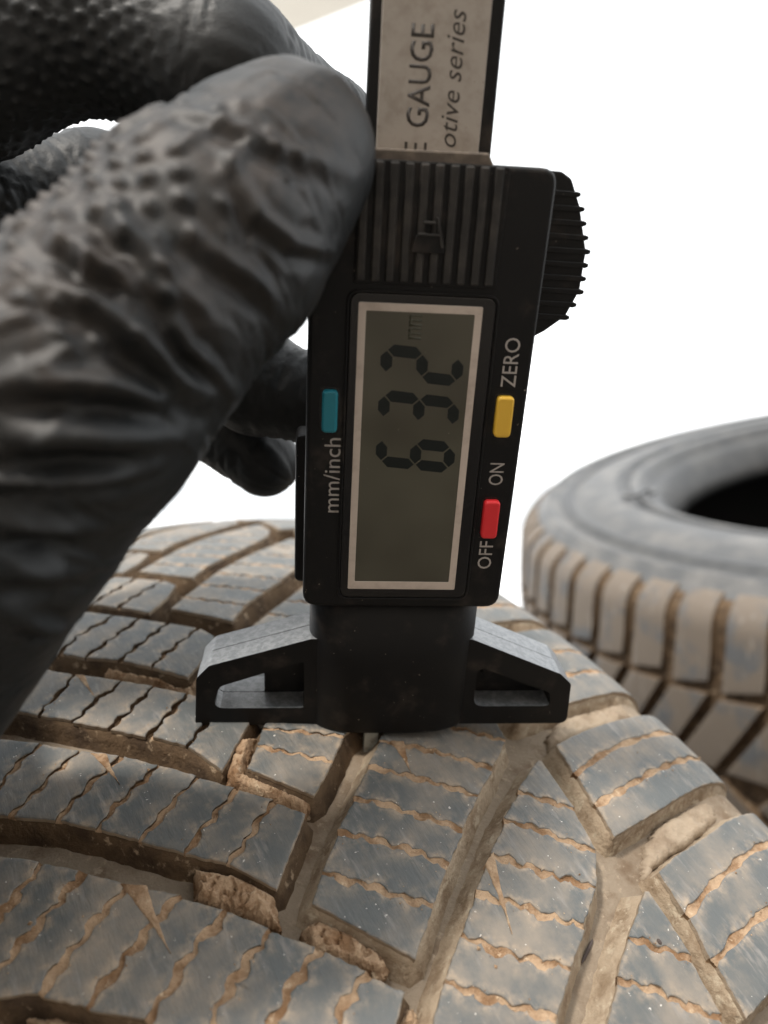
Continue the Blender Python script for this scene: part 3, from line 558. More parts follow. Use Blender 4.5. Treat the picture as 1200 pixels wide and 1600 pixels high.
    if dv:
        link("packed_dirt", mesh_from("packed_dirt", dv, df, True), parent, [M[fill]])

SRND = random.Random(5)
def simple_blocks(name, lugs, parent, depth=7.3, joined=True, mats=None):
    mats = mats or [M['rubber'], M['wall'], M['pale_dust']]
    vs_, fs_, fm_ = [], [], []
    for rows in lugs:
        me = piece_mesh([resample(smooth_line(r), 3.0)[0] for r in rows], False, False, SRND, deep=depth, sub=1 if len(rows) > 3 else (2 if len(rows) > 2 else 4), edge=0.6, draft=1.0, name=name)
        if not joined:
            link("tread_block", me, parent, mats); continue
        n0 = len(vs_)
        vs_ += [tuple(v.co) for v in me.vertices]
        for p in me.polygons:
            fs_.append(tuple(n0 + i for i in p.vertices)); fm_.append(p.material_index)
        bpy.data.meshes.remove(me)
    if joined:
        o = link(name, mesh_from(name, vs_, fs_, False, fm_), parent, mats)
        o["kind"] = "stuff"

def carcass(parent, seg=320, rb=201.0, db=0.0, sink=0.0, floor_='floor'):
    prof = []
    for v in np.linspace(-99, 99, 67):
        al = np.interp(abs(v), TY.v, TY.al); sg = 1 if v >= 0 else -1; depth = float(DEP(v))
        prof.append((TY.R - np.interp(abs(v), TY.v, TY.D) - depth * math.cos(al), sg * (np.interp(abs(v), TY.v, TY.S) - depth * math.sin(al)), 0))
    side = [(286, 97.5), (284, 100.5), (281, 101.2), (279.5, 98.8), (275, 99.6), (271, 103.2), (268, 103.8), (266.5, 100.6), (263, 101.2), (255, 105.0), (248, 106.0), (240, 106.0),
            (237, 105.6), (235.5, 101.6), (231.5, 101.2), (229.5, 104.6), (225, 103.6), (221, 101.0), (219, 98.0), (215.5, 97.0), (213.5, 98.0), (210, 95.5), (206, 91.0), (203, 86.5), (201, 80.0)]
    kk = (287 - rb) / 86.0
    side = [(r, x - max(0, 222 - r) / 21 * sink) for r, x in side]
    side = [(287 - (287 - r) * kk, x + (db if x > 95 and r < 283 else 0)) for r, x in side]
    inner = [(rb + 2, 76 - sink), (rb + 11, 80 - sink), (rb * .5 + 122, 86), (250, 93), (265, 92), (284, 84), (293, 68), (297, 40), (298, 0)]
    right = [(r, x, 3 if i in (5, 6, 12, 13, 14) or i > 16 else 1) for i, (r, x) in enumerate(side)] + [(r, x, 2) for r, x in inner]
    left = [(r, -x, k) for r, x, k in right[::-1]]
    loop = left[1:] + prof + right                              # closed ring of (r, x, material)
    n = len(loop)
    th = np.linspace(0, 2 * math.pi, seg, endpoint=False)
    L = np.array([(a, b) for a, b, _ in loop])
    verts = np.stack([np.broadcast_to(L[:, 1], (seg, n)), L[:, 0] * np.sin(th)[:, None], L[:, 0] * np.cos(th)[:, None]], -1).reshape(-1, 3) * MM
    faces, fm = [], []
    for i in range(seg):
        j = (i + 1) % seg
        for k in range(n):
            l = (k + 1) % n
            faces.append((i * n + k, j * n + k, j * n + l, i * n + l)); fm.append(2 if 2 in (loop[k][2], loop[l][2]) else max(loop[k][2], loop[l][2]))
    me = mesh_from("carcass", verts, faces, True, fm)
    return link("carcass", me, parent, [M[floor_], M['sidewall'], M['cavity'], M['clean_rubber']])

def axis_frame(xa, za, o):
    x = Vector(xa).normalized(); z = Vector(za); z = (z - x * z.dot(x)).normalized(); y = z.cross(x)
    return frame(x, y, z, o)

tyre = empty("tyre", axis_frame(TYRE_AXIS, TYRE_N, TYRE_C), "dusty worn tyre standing upright in the foreground under the gauge, brown clay in its grooves", "tyre")
carcass(tyre)
rnd = random.Random(11)
for key, rows in LUGS.items():
    k = key[0]
    far = key in ('L0', 'Lm1', 'Lm2', 'M0', 'Mm1', 'Mm2', 'Sn', 'So', 'Sp', 'Sq', 'L7', 'M8', 'S3') or k == 'P'
    if far and key not in ('L0', 'M0', 'Sn'):
        simple_blocks("tread_block", [rows], tyre, joined=False); continue
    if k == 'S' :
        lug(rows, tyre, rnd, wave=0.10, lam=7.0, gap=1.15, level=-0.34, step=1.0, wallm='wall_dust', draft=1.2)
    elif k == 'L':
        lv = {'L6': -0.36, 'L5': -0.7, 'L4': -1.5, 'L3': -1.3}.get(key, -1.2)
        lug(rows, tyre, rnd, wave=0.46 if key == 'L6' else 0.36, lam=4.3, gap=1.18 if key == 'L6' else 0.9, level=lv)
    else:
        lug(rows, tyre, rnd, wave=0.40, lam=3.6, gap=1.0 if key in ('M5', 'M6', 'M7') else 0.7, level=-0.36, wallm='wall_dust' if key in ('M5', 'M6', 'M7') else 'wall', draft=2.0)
def shifted(key, du): return [[(a + du, b) for a, b in r] for r in LUGS[key]]
PITCH = 2 * math.pi * TYRE_R / 68
rest = []
for key, start, end in (('L5', 229.5, 1845), ('M6', 259.0, 1890), ('S1', 218.0, 1890), ('S1m', 210.0, 1870)):
    u = start
    while u < end:
        if key == 'S1m': rest.append([[(a + u, max(-6 - b, -103.0)) for a, b in r] for r in LUGS['S1']])
        else: rest.append(shifted(key, u))
        u += PITCH
simple_blocks("remaining_tread", rest, tyre)
cvv, cff = [], []
for u, v, r in CRUMBS:
    n0 = len(cvv)
    for k in range(6):
        a = ((1, 0, 0), (-1, 0, 0), (0, 1, 0), (0, -1, 0), (0, 0, 1), (0, 0, -1))[k]
        j = r * rnd.uniform(.6, 1.5)
        cvv.append(TY.at(u + a[0] * j, v + a[1] * j, r * .35 + a[2] * j * .8))
    for f in ((0, 2, 4), (2, 1, 4), (1, 3, 4), (3, 0, 4), (2, 0, 5), (1, 2, 5), (3, 1, 5), (0, 3, 5)): cff.append(tuple(n0 + i for i in f))
o = link("dirt_crumbs", mesh_from("dirt_crumbs", cvv, cff), tyre, [M['dirt']])
o["kind"] = "stuff"

# tapering dirt wedges pressed into the lug faces
for w in WEDGE:
    a, b, c = [np.array(p) for p in w]
    ea, _ = resample(smooth_line([a, (a + c) / 2 + (b - a) * .10, c]), 0.9)
    eb, _ = resample(smooth_line([b, (b + c) / 2 - (b - a) * .06, c]), 0.9)
    n = min(len(ea), len(eb))
    ea, _ = resample(ea, 0.9); eb, _ = resample(eb, 0.9)
    ta = np.linspace(0, 1, 14)
    ra = np.stack([np.interp(ta, np.linspace(0, 1, len(ea)), ea[:, i]) for i in (0, 1)], 1)
    rb = np.stack([np.interp(ta, np.linspace(0, 1, len(eb)), eb[:, i]) for i in (0, 1)], 1)
    dv, df = [], []
    for k in range(14):
        for t, h in ((0, -1.0), (0.02, .06), (.25, .10), (.5, .04), (.75, .10), (.98, .06), (1, -1.0)):
            q = ra[k] * (1 - t) + rb[k] * t
            hh = h if h < 0 else h + rnd.uniform(-.05, .08)
            dv.append(TY.at(q[0] + rnd.uniform(-.08, .08), q[1] + rnd.uniform(-.08, .08), hh))
    for k in range(13):
        for i in range(6): df.append((k * 7 + i, k * 7 + i + 1, (k + 1) * 7 + i + 1, (k + 1) * 7 + i))
    link("packed_dirt", mesh_from("packed_dirt", dv, df, True), tyre, [M['dirt']])

# lumps of dried mud wedged in the grooves
def inside(poly, q):
    r = False; j = len(poly) - 1
    for i in range(len(poly)):
        if (poly[i][1] > q[1]) != (poly[j][1] > q[1]) and q[0] < (poly[j][0] - poly[i][0]) * (q[1] - poly[i][1]) / (poly[j][1] - poly[i][1]) + poly[i][0]: r = not r
        j = i
    return r
def mud(poly, hi, label, seed, rough=1.5, step=0.42, name='mud_clump', m='dirt', as_part=False):
    P = np.array(poly); lo, up = P.min(0) - .5, P.max(0) + .5
    nu, nv = int((up[0] - lo[0]) / step) + 2, int((up[1] - lo[1]) / step) + 2
    idx, dv, df = {}, [], []
    def edge_dist(q):
        d = 1e9
        for i in range(len(P)):
            a, b = P[i - 1], P[i]; t = np.clip(np.dot(q - a, b - a) / max(np.dot(b - a, b - a), 1e-9), 0, 1)
            d = min(d, np.linalg.norm(q - a - t * (b - a)))
        return d
    for i in range(nu):
        for j in range(nv):
            q = lo + np.array([i, j]) * step + np.array([rnd.uniform(-.12, .12), rnd.uniform(-.12, .12)])
            if not inside(poly, q): continue
            e = edge_dist(q)
            n1 = noise.fractal(Vector((q[0] * .16 + q[1] * .10, q[1] * .30, seed)), 1.0, 2.1, 5)
            n2 = noise.noise(Vector((q[0] * .9, q[1] * .9, seed + 5)))
            n3 = abs(noise.noise(Vector((q[0] * .45 + 9, q[1] * .45, seed + 8))))
            h = hi + rough * .62 * n1 + .24 * n2 - .9 * max(0, .10 - n3) / .10
            h = min(h, -0.1 + .3 * n1)
            h = h - max(0, 1 - e / 1.4) * 2.4
            idx[(i, j)] = len(dv); dv.append(TY.at(q[0], q[1], h))
    n0 = len(dv)
    for (i, j), k in list(idx.items()):
        if all((a, b) in idx for a, b in ((i + 1, j), (i, j + 1), (i + 1, j + 1))):
            df.append((k, idx[(i, j + 1)], idx[(i + 1, j + 1)], idx[(i + 1, j)]))
    bm = bmesh.new()
    bvs = [bm.verts.new(v) for v in dv]
    for f in df: bm.faces.new([bvs[i] for i in f])
    for v in [v for v in bm.verts if not v.link_faces]: bm.verts.remove(v)
    border = [e for e in bm.edges if len(e.link_faces) == 1]
    r = bmesh.ops.extrude_edge_only(bm, edges=border)
    for v in [g for g in r["geom"] if isinstance(g, bmesh.types.BMVert)]:
        rr = math.hypot(v.co.y, v.co.z); v.co.y *= (rr - 3.5 * MM) / rr; v.co.z *= (rr - 3.5 * MM) / rr
    bmesh.ops.recalc_face_normals(bm, faces=bm.faces)
    me = bpy.data.meshes.new(name); bm.to_mesh(me); bm.free()
    if as_part:
        for p in me.polygons: p.use_smooth = True
        return link(name, me, tyre, [M[m]])
    o = link(name, me, None, [M[m]])
    o.matrix_world = tyre.matrix_world
    tag(o, label, "mud", "dried mud in the tread grooves")
MUD_TEXT = [(-0.35, "long lump of brown mud in the slanting groove, left of the narrow centre groove", 1.6),
            (-0.7, "crumbly mud lump at the foot of the narrow centre groove, right of its lower end", 1.6),
            (-0.05, "dark brown mud under the left end of the gauge base", 1.4),
            (-1.0, "pale mud in the groove behind the left foot of the gauge", 1.4),
            (-1.6, "small mud plug at the bottom edge, in the wide grey groove", 1.5),
            (-1.2, "mud in the groove at the bottom left corner", 1.6)]
for i, (poly, (hi, tx, ro)) in enumerate(zip(MUD, MUD_TEXT)): mud(poly, hi, tx, i * 7.7, ro)

# raised shelves in the shoulder grooves, silted with pale dust
for i, poly in enumerate(SHELF): mud(poly, -2.5, '', 50 + i, 0.45, 0.8, 'groove_shelf', 'pale_dust', True)

# ------------------------------------------------------------------ the tyre lying flat behind
bx = Vector(BACK_AXIS).normalized()
bc = Vector(BACK_TOP) - bx * 97
bz = Vector(CAM_LOC) - bc
btyre = empty("tyre", axis_frame(bx, bz, bc), "blurred dusty tyre lying flat behind the gauge, its grey sidewall and dark hole facing up", "tyre")
carcass(btyre, seg=240, rb=180.0, db=-2.0, sink=16.0, floor_='wall')
BACK_M = [[(-38.5, 43.5), (-52, 23), (-66, 3)], [(-16.5, 44.5), (-30, 23), (-44, 3)]]
near, rest = [], []
for i in range(68):
    u = (i - 34) * PITCH
    for key, s in (('S1', 0), ('M6', 0), ('L5', 0), ('P', 0)):
        rows = [[(a + u + BACK_PHASE, max(-6 - b, -103.0)) for a, b in r] for r in LUGS['S1']] if key == 'P' else (shifted(key, u + BACK_PHASE) if key != 'M6' else [[(a + u + BACK_PHASE, b) for a, b in r] for r in BACK_M])
        if BACK_FLIP: rows = [[(-a, b) for a, b in r] for r in rows]
        (near if abs(u) < 420 and key in ('S1', 'M6') else rest).append(rows)
bm_ = [M["rubber_dusty"], M["wall"], M["rubber_dusty"]]
simple_blocks("tread_block", near, btyre, joined=False, mats=bm_)
simple_blocks("remaining_tread", rest, btyre, mats=bm_)

# raised letter on its sidewall
cu = bpy.data.curves.new("raised_letter", 'FONT'); cu.body = "S"; cu.size = 34 * MM; cu.extrude = 1.0 * MM; cu.offset = 0.6 * MM; cu.align_x = 'CENTER'; cu.align_y = 'CENTER'
to = bpy.data.objects.new("raised_letter", cu); COL.objects.link(to); bpy.context.view_layer.update()
me = bpy.data.meshes.new_from_object(to.evaluated_get(bpy.context.evaluated_depsgraph_get())); bpy.data.objects.remove(to)
inv = btyre.matrix_world.inverted()
lp = inv @ (Vector(BACK_LETTER) * MM)
rd = Vector((0, lp.y, lp.z)).normalized(); tn = Vector((1, 0, 0)).cross(rd)
for v in me.vertices:
    q = rd * (v.co.y + Vector((0, lp.y, lp.z)).length) + tn * -v.co.x
    v.co = Vector((105.9 * MM + v.co.z, q.y, q.z))
me.materials.clear()
link("raised_letter", me, btyre, [M['sidewall']])
# the tyres it is stacked on
simple_blocks("shoulder_tread", near, None, mats=bm_)
lugs_mesh = bpy.data.objects["shoulder_tread"].data
bpy.data.objects.remove(bpy.data.objects["shoulder_tread"])
for i, (text, turn) in enumerate((("tyre in the middle of the stack, right under the flat tyre", .4), ("bottom tyre of the stack, standing on the ground", 1.1))):
    st = empty("tyre", axis_frame(bx, bz, bc - bx * 190 * (i + 1)) @ Matrix.Rotation(turn, 4, 'X'), text, "tyre", "tyres stacked flat behind the gauge")
    for ch in list(btyre.children):
        if ch.name.split('.')[0] in ("carcass", "remaining_tread"):
            c = ch.copy(); COL.objects.link(c); c.parent = st
    o = link("shoulder_tread", lugs_mesh, st); o["kind"] = "stuff"
btyre["group"] = "tyres stacked flat behind the gauge"
# ------------------------------------------------------------------ tread depth gauge
gauge = empty("tread_depth_gauge", frame(GAUGE_X, GAUGE_Y, GAUGE_Z, GAUGE_O), "black digital tread depth gauge standing on the tyre, display reading 632", "gauge")
G = gauge
FZ = 4.2
body = slab("housing", rounded([(-15.6, 29.9), (18.6, 29.9), (19.2, 100.6), (-15.2, 100.6)], [2.6, 2.6, 2.4, 2.4]), -9.5, FZ, 0.7, parent=G, bseg=3)
slab("rear_cover", rounded([(-17.3, 28.5), (14, 28.5), (14, 57), (-17.3, 57)], 1.2), -13.0, -7.0, 0.5, parent=G)
slab("top_cap", rounded([(-7.2, 99.8), (10.4, 99.8), (9.2, 102.0), (-7.2, 101.8)], 0.5), -6.0, 3.9, 0.4, parent=G, m='dusty_black')
# screen window: raised black rim, silver bezel, display
win = slab("screen_window", rect(-9.3, 12.4, 32.0, 82.7, 1.6), FZ - .3, FZ + .32, 0.22, parent=G, m='black_gloss')
slab("window_rim", rect(-9.75, 12.85, 31.55, 83.15, 1.9), FZ - .3, FZ + .40, 0.16, holes=[rect(-9.35, 12.45, 31.95, 82.75, 1.6)], parent=G)
slab("bezel", rect(-8.0, 10.4, 33.7, 81.4, 0.15, 1), FZ + .1, FZ + .40, 0.05, holes=[rect(-6.85, 9.25, 35.2, 80.2, 0.1, 1)], parent=win, m='bezel', bseg=1)
lcd = slab("display", rect(-6.86, 9.26, 35.19, 80.21, 0.1, 1), FZ + .05, FZ + .355, 0.0, parent=win, m='lcd')

def seg_poly(kind, cy, w=5.3, x0=-4.4, x1=8.3, t=1.8):
    """one bar of a seven-segment digit; reading direction +Y, digit top towards -X."""
    xm = (x0 + x1) / 2; g = 0.16; h = t / 2
    def bar_along_y(x):      # horizontal bars of the digit
        return [(x, cy - w / 2 + h + g), (x - h, cy - w / 2 + t + g), (x - h, cy + w / 2 - t - g), (x, cy + w / 2 - h - g), (x + h, cy + w / 2 - t - g), (x + h, cy - w / 2 + t + g)]
    def bar_along_x(y, a, b):
        return [(a + g, y), (a + t * .5 + g, y - h), (b - t * .5 - g, y - h), (b - g, y), (b - t * .5 - g, y + h), (a + t * .5 + g, y + h)]
    p = {'a': lambda: bar_along_y(x0 + h), 'g': lambda: bar_along_y(xm), 'd': lambda: bar_along_y(x1 - h),
         'f': lambda: bar_along_x(cy - w / 2 + h, x0 + h, xm), 'b': lambda: bar_along_x(cy + w / 2 - h, x0 + h, xm),
         'e': lambda: bar_along_x(cy - w / 2 + h, xm, x1 - h), 'c': lambda: bar_along_x(cy + w / 2 - h, xm, x1 - h)}[kind]()
    return [(x, y - (x - xm) * 0.085) for x, y in p]
for cy, bars in ((58.2, "afgedc"), (65.4, "abgcd"), (72.4, "abged")):
    for b in bars:
        slab("digit_segment", seg_poly(b, cy), FZ + .350, FZ + .362, parent=lcd, m='segment')

def lettering(name, text, x0, x1, y0, y1, z, m, parent, shear=0.0, weight=0.0):
    """flat print reading upwards (+Y), its top towards -X, fitted to the box x0..x1, y0..y1."""
    cu = bpy.data.curves.new(name, 'FONT')
    cu.body = text; cu.shear = shear; cu.offset = weight; cu.resolution_u = 3
    to = bpy.data.objects.new(name, cu)
    COL.objects.link(to)
    bpy.context.view_layer.update()
    dg = bpy.context.evaluated_depsgraph_get()
    me = bpy.data.meshes.new_from_object(to.evaluated_get(dg))
    bpy.data.objects.remove(to)
    co = np.array([v.co for v in me.vertices])
    a, b = co.min(0), co.max(0)
    for v in me.vertices:
        tx = (v.co.x - a[0]) / (b[0] - a[0]); ty = (v.co.y - a[1]) / (b[1] - a[1])
        v.co = Vector(((x1 - ty * (x1 - x0)) * MM, (y0 + tx * (y1 - y0)) * MM, z * MM))
    bm = bmesh.new(); bm.from_mesh(me)
    r = bmesh.ops.extrude_face_region(bm, geom=bm.faces[:])
    bmesh.ops.translate(bm, verts=[g for g in r["geom"] if isinstance(g, bmesh.types.BMVert)], vec=(0, 0, 0.02 * MM))
    bmesh.ops.recalc_face_normals(bm, faces=bm.faces)
    bm.to_mesh(me); bm.free()
    me.materials.clear()
    return link(name, me, parent, [M[m]])
lettering("unit_mark", "mm", -0.5, 1.5, 76.3, 79.9, FZ + .356, 'ghost', lcd, weight=0.01)
lettering("lettering", "ZERO", 14.4, 16.75, 69.4, 77.0, FZ + .005, 'print', body)
lettering("lettering", "ON", 14.25, 16.6, 53.1, 56.9, FZ + .005, 'print', body)
lettering("lettering", "OFF", 14.0, 16.35, 37.7, 42.9, FZ + .005, 'print', body)
lettering("lettering", "mm/inch", -12.5, -9.9, 47.7, 60.4, FZ + .005, 'print', body)
for nm, x0, x1, y0, y1, c in (("mode_button", -13.0, -10.6, 61.5, 68.2, 'blue'), ("zero_button", 14.0, 16.7, 61.5, 68.1, 'yellow'), ("power_button", 13.8, 16.5, 43.8, 50.6, 'red')):
    slab("button_well", rect(x0 - .35, x1 + .35, y0 - .35, y1 + .35, 0.9), FZ - .5, FZ + .06, 0.0, holes=[rect(x0 - .05, x1 + .05, y0 - .05, y1 + .05, .8)], parent=body, m='black_gloss')
    slab(nm, rect(x0, x1, y0, y1, 0.8, 6), FZ - .5, FZ + 1.15, 0.42, parent=G, m=c, bseg=4)
# ribbed finger pad with a raised emblem
pad = slab("grip_pad", rounded([(-8.9, 84.0), (12.0, 84.0), (12.3, 100.4), (-8.7, 100.4)], 0.5), FZ - .3, FZ + .35, 0.12, parent=G, m='black')
for i in range(10):
    xa = -8.55 + i * 2.07
    slab("rib", [(xa, 84.4), (xa + 1.25, 84.4), (xa + 1.28, 100.25), (xa + .02, 100.25)], FZ + .2, FZ + 1.0, 0.28, parent=pad, m='rib', bseg=2)
slab("emblem_plate", [(-0.9, 88.6), (3.9, 88.6), (3.4, 91.0), (-.5, 91.0)], FZ + .3, FZ + 1.25, 0.15, parent=pad, m='black')
slab("emblem", [(2.2, 93.6), (2.75, 93.4), (3.75, 89.4), (3.2, 89.4)], FZ + .9, FZ + 1.5, 0.1, parent=pad, m='rib')
slab("emblem", [(0.6, 92.9), (2.3, 92.9), (2.35, 92.5), (0.6, 92.5)], FZ + .9, FZ + 1.5, 0.1, parent=pad, m='rib')
slab("emblem", [(-.1, 91.3), (3.0, 91.3), (3.05, 90.9), (-.1, 90.9)], FZ + .9, FZ + 1.5, 0.1, parent=pad, m='rib')
# thumb roller on the right edge
prof = [(18.0, 100.4), (21.2, 100.3), (22.8, 99.4), (24.6, 95.8), (26.6, 89.4), (26.5, 83.6), (24.8, 79.6), (21.8, 77.2), (18.0, 75.0)]
roller = slab("thumb_roller", rounded(prof, 1.2, 3), -12.0, -1.2, 0.5, parent=G, m='black')
def edge_x(y):
    for (xa, ya), (xb, yb) in zip(prof[:-1], prof[1:]):
        if yb <= y <= ya: return xa + (xb - xa) * (ya - y) / (ya - yb)
    return 20
for i in range(10):
    y = 97.4 - i * 1.98
    xe = edge_x(y)
    slab("ridge", [(19.2, y + .4), (19.2, y - .4), (xe + .1, y - .5), (xe + .6, y - .3), (xe + .6, y + .15), (xe + .1, y + .3)], -11.4, -0.9, 0.08, parent=roller, m='black', bseg=1)
# beam with its printed plate
beam = slab("beam", rect(-7.6, 10.7, 60.0, 215.0, 0.8), -6.0, -2.3, 0.35, parent=G, m='black')
plate = slab("name_plate", rect(-6.05, 8.75, 101.0, 213.0, 0.3), -2.6, -1.95, 0.08, parent=beam, m='silver', bseg=1)
lettering("lettering", "GAUGE", -2.0, 1.2, 104.9, 117.5, -1.945, 'ink', plate, weight=0.012)
lettering("lettering", "E", -2.0, 1.2, 100.9, 103.0, -1.945, 'ink', plate)
lettering("lettering", "otive series", 3.0, 5.4, 102.6, 119.4, -1.945, 'ink', plate, shear=0.25)
# neck and bridge foot
nv, nf = [], []
nseg = 64
def sup(t, rx, rz, e):
    c, s_ = math.cos(t), math.sin(t)
    return rx * math.copysign(abs(c) ** e, c), rz * math.copysign(abs(s_) ** e, s_)
lev = [(0.55, 0.95), (0.85, 0.985), (1.4, 1.0), (16, 1.0), (31, 1.0)]
for y, k in lev:
    for i in range(nseg):
        a, b = sup(2 * math.pi * i / nseg, 15.6 * k, 8.0 * k, 0.62)
        nv.append(((1.2 + a) * MM, y * MM, (-5.9 + b) * MM))
for l in range(len(lev) - 1):
    for i in range(nseg):
        j = (i + 1) % nseg
        nf.append((l * nseg + i, l * nseg + j, (l + 1) * nseg + j, (l + 1) * nseg + i))
nf.append(tuple(range(nseg))); nf.append(tuple(range((len(lev) - 1) * nseg, len(lev) * nseg)))
bm = bmesh.new()
bvv = [bm.verts.new(v) for v in nv]
for f in nf: bm.faces.new([bvv[i] for i in f])
me = bm_mesh("neck", bm)
for p in me.polygons: p.use_smooth = len(p.vertices) == 4
link("neck", me, G, [M['black']])
outer = rounded([(-35.6, 0.9), (36.7, 0.9), (36.2, 10.3), (33.8, 12.6), (16.0, 20.3), (-14.0, 20.3), (-32.6, 14.4), (-35.0, 11.6)], [1.0, 1.6, 1.5, 1.5, 0, 0, 1.5, 1.5])
holeL = rounded([(-32.3, 4.9), (-15.2, 4.9), (-15.2, 15.5), (-30.8, 9.8)], [2.2, .6, .6, 1.8])
holeLb = rounded([(-32.3, 4.9), (-22.9, 4.9), (-22.9, 12.7), (-30.8, 9.8)], [2.2, .4, .4, 1.8])
holeR = rounded([(17.5, 5.1), (32.8, 5.1), (32.3, 8.2), (18.6, 13.9), (17.4, 13.2)], [2.0, 2.0, 1.4, 1.6, 1.6])
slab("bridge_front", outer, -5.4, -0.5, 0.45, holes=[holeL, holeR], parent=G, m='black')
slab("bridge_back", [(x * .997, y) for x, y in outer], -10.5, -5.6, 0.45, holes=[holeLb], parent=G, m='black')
for nm in ("bridge_front", "bridge_back"):            # sky reflection painted as a paler tone on faces that look up
    me = bpy.data.objects[nm].data; me.materials.append(M['sky_sheen'])
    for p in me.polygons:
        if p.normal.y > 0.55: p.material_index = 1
slab("screw_head", [(20.6 + 1.1 * math.cos(a * .3927), 10.1 + 1.1 * math.sin(a * .3927)) for a in range(16)], -5.6, -4.9, 0.15, parent=G, m='black')
# measuring pin reaching into the groove
pin = []
slab("measuring_pin", rect(-3.5, -0.7, -4.9, 2.0, 0.3), -1.6, 0.9, 0.3, parent=G, m='pin')

# ------------------------------------------------------------------ gloved hand: one continuous surface from a distance field
H_RES = 0.52
def build_hand():
    pts = np.array([p[:3] for c in HAND.values() for p in c]); rad = np.array([p[3] for c in HAND.values() for p in c])
    lo = (pts - rad[:, None]).min(0) - 4; hi = (pts + rad[:, None]).max(0) + 4
    lo[0] = max(lo[0], -125.0)
    n = np.ceil((hi - lo) / H_RES).astype(int) + 1
    F = np.full(n, 6.0, np.float32)
    K = 3.0
    for chain in HAND.values():
        for a, b in zip(chain[:-1], chain[1:]):
            A, B, ra, rb = np.array(a[:3]), np.array(b[:3]), a[3], b[3]
            m = max(ra, rb) + 6
            i0 = np.clip(np.floor((np.minimum(A, B) - m - lo) / H_RES).astype(int), 0, n)
            i1 = np.clip(np.ceil((np.maximum(A, B) + m - lo) / H_RES).astype(int) + 1, 0, n)
            if (i1 <= i0).any(): continue
            gx, gy, gz = [(lo[k] + np.arange(i0[k], i1[k]) * H_RES).astype(np.float32) for k in range(3)]
            X, Y, Z = np.meshgrid(gx, gy, gz, indexing='ij')
            d = B - A; L2 = float(d @ d)
            t = np.clip(((X - A[0]) * d[0] + (Y - A[1]) * d[1] + (Z - A[2]) * d[2]) / L2, 0, 1)
            dist = np.sqrt((X - A[0] - t * d[0]) ** 2 + (Y - A[1] - t * d[1]) ** 2 + (Z - A[2] - t * d[2]) ** 2) - (ra + (rb - ra) * t)
            sl = tuple(slice(i0[k], i1[k]) for k in range(3))
            old = F[sl]
            h = np.clip(0.5 + 0.5 * (old - dist) / K, 0, 1)
            F[sl] = old * (1 - h) + dist * h - K * h * (1 - h) * (np.abs(old - dist) < K)
    # close the field at the grid border
    for k in range(3):
        s = [slice(None)] * 3
        s[k] = 0; F[tuple(s)] = np.maximum(F[tuple(s)], .5)
        s[k] = -1; F[tuple(s)] = np.maximum(F[tuple(s)], .5)
    # surface nets
    ins = F < 0
    c = ins[:-1, :-1, :-1].astype(np.int8)
    tot = np.zeros_like(c)
    for dx in (0, 1):
        for dy in (0, 1):
            for dz in (0, 1):
                tot += ins[dx:n[0] - 1 + dx, dy:n[1] - 1 + dy, dz:n[2] - 1 + dz]
    cell = (tot > 0) & (tot < 8)
    ids = np.full(cell.shape, -1, np.int64); ci = np.argwhere(cell); ids[cell] = np.arange(len(ci))
    acc = np.zeros((len(ci), 3)); cnt = np.zeros(len(ci))
    corners = [(a, b, d) for a in (0, 1) for b in (0, 1) for d in (0, 1)]
    for p in corners:
        for k in range(3):
            if p[k]: continue
            q = list(p); q[k] = 1
            f0 = F[ci[:, 0] + p[0], ci[:, 1] + p[1], ci[:, 2] + p[2]]; f1 = F[ci[:, 0] + q[0], ci[:, 1] + q[1], ci[:, 2] + q[2]]
            m = (f0 < 0) != (f1 < 0)
            t = np.where(m, f0 / np.where(m, f0 - f1, 1), 0)
            pos = np.array(p, float)[None, :] + np.eye(3)[k][None, :] * t[:, None]
            acc[m] += pos[m]; cnt[m] += 1
    vert = lo + (ci + acc / cnt[:, None]) * H_RES
    faces = []
    for k in range(3):
        a, b = (k + 1) % 3, (k + 2) % 3
        s0 = [slice(1, -1)] * 3; s1 = [slice(1, -1)] * 3
        s0[k] = slice(0, -1); s1[k] = slice(1, None)
        f0, f1 = ins[tuple(s0)], ins[tuple(s1)]
        for flip in (False, True):
            m = (f0 & ~f1) if not flip else (~f0 & f1)
            e = np.argwhere(m)
            off = np.ones(3, int); off[k] = 0
            e = e + off
            def g(da, db):
                o = e.copy(); o[:, a] -= da; o[:, b] -= db
                return ids[o[:, 0], o[:, 1], o[:, 2]]
            quad = np.stack([g(1, 1), g(0, 1), g(0, 0), g(1, 0)], 1)
            if flip: quad = quad[:, ::-1]
            faces.append(quad[(quad >= 0).all(1)])
    faces = np.concatenate(faces)
    def normals(v):
        fn = np.cross(v[faces[:, 2]] - v[faces[:, 0]], v[faces[:, 3]] - v[faces[:, 1]])
        N = np.zeros_like(v)
        for i in range(4): np.add.at(N, faces[:, i], fn)
        return N / np.maximum(np.linalg.norm(N, axis=1, keepdims=True), 1e-12)
    # light smoothing of the raw surface
    for _ in range(3):
        s = np.zeros_like(vert); k = np.zeros(len(vert))
        for i in range(4):
            np.add.at(s, faces[:, i], vert[faces[:, (i + 1) % 4]]); np.add.at(k, faces[:, i], 1)
        vert = vert * .5 + .5 * s / np.maximum(k, 1)[:, None]
    nrm = normals(vert)
    # grip texture: staggered little pyramids in each finger's own length / girth coordinates
    best = np.full(len(vert), 1e9); ll = np.zeros(len(vert)); gg = np.zeros(len(vert)); up_ = np.zeros(len(vert)); who = np.zeros(len(vert), int)
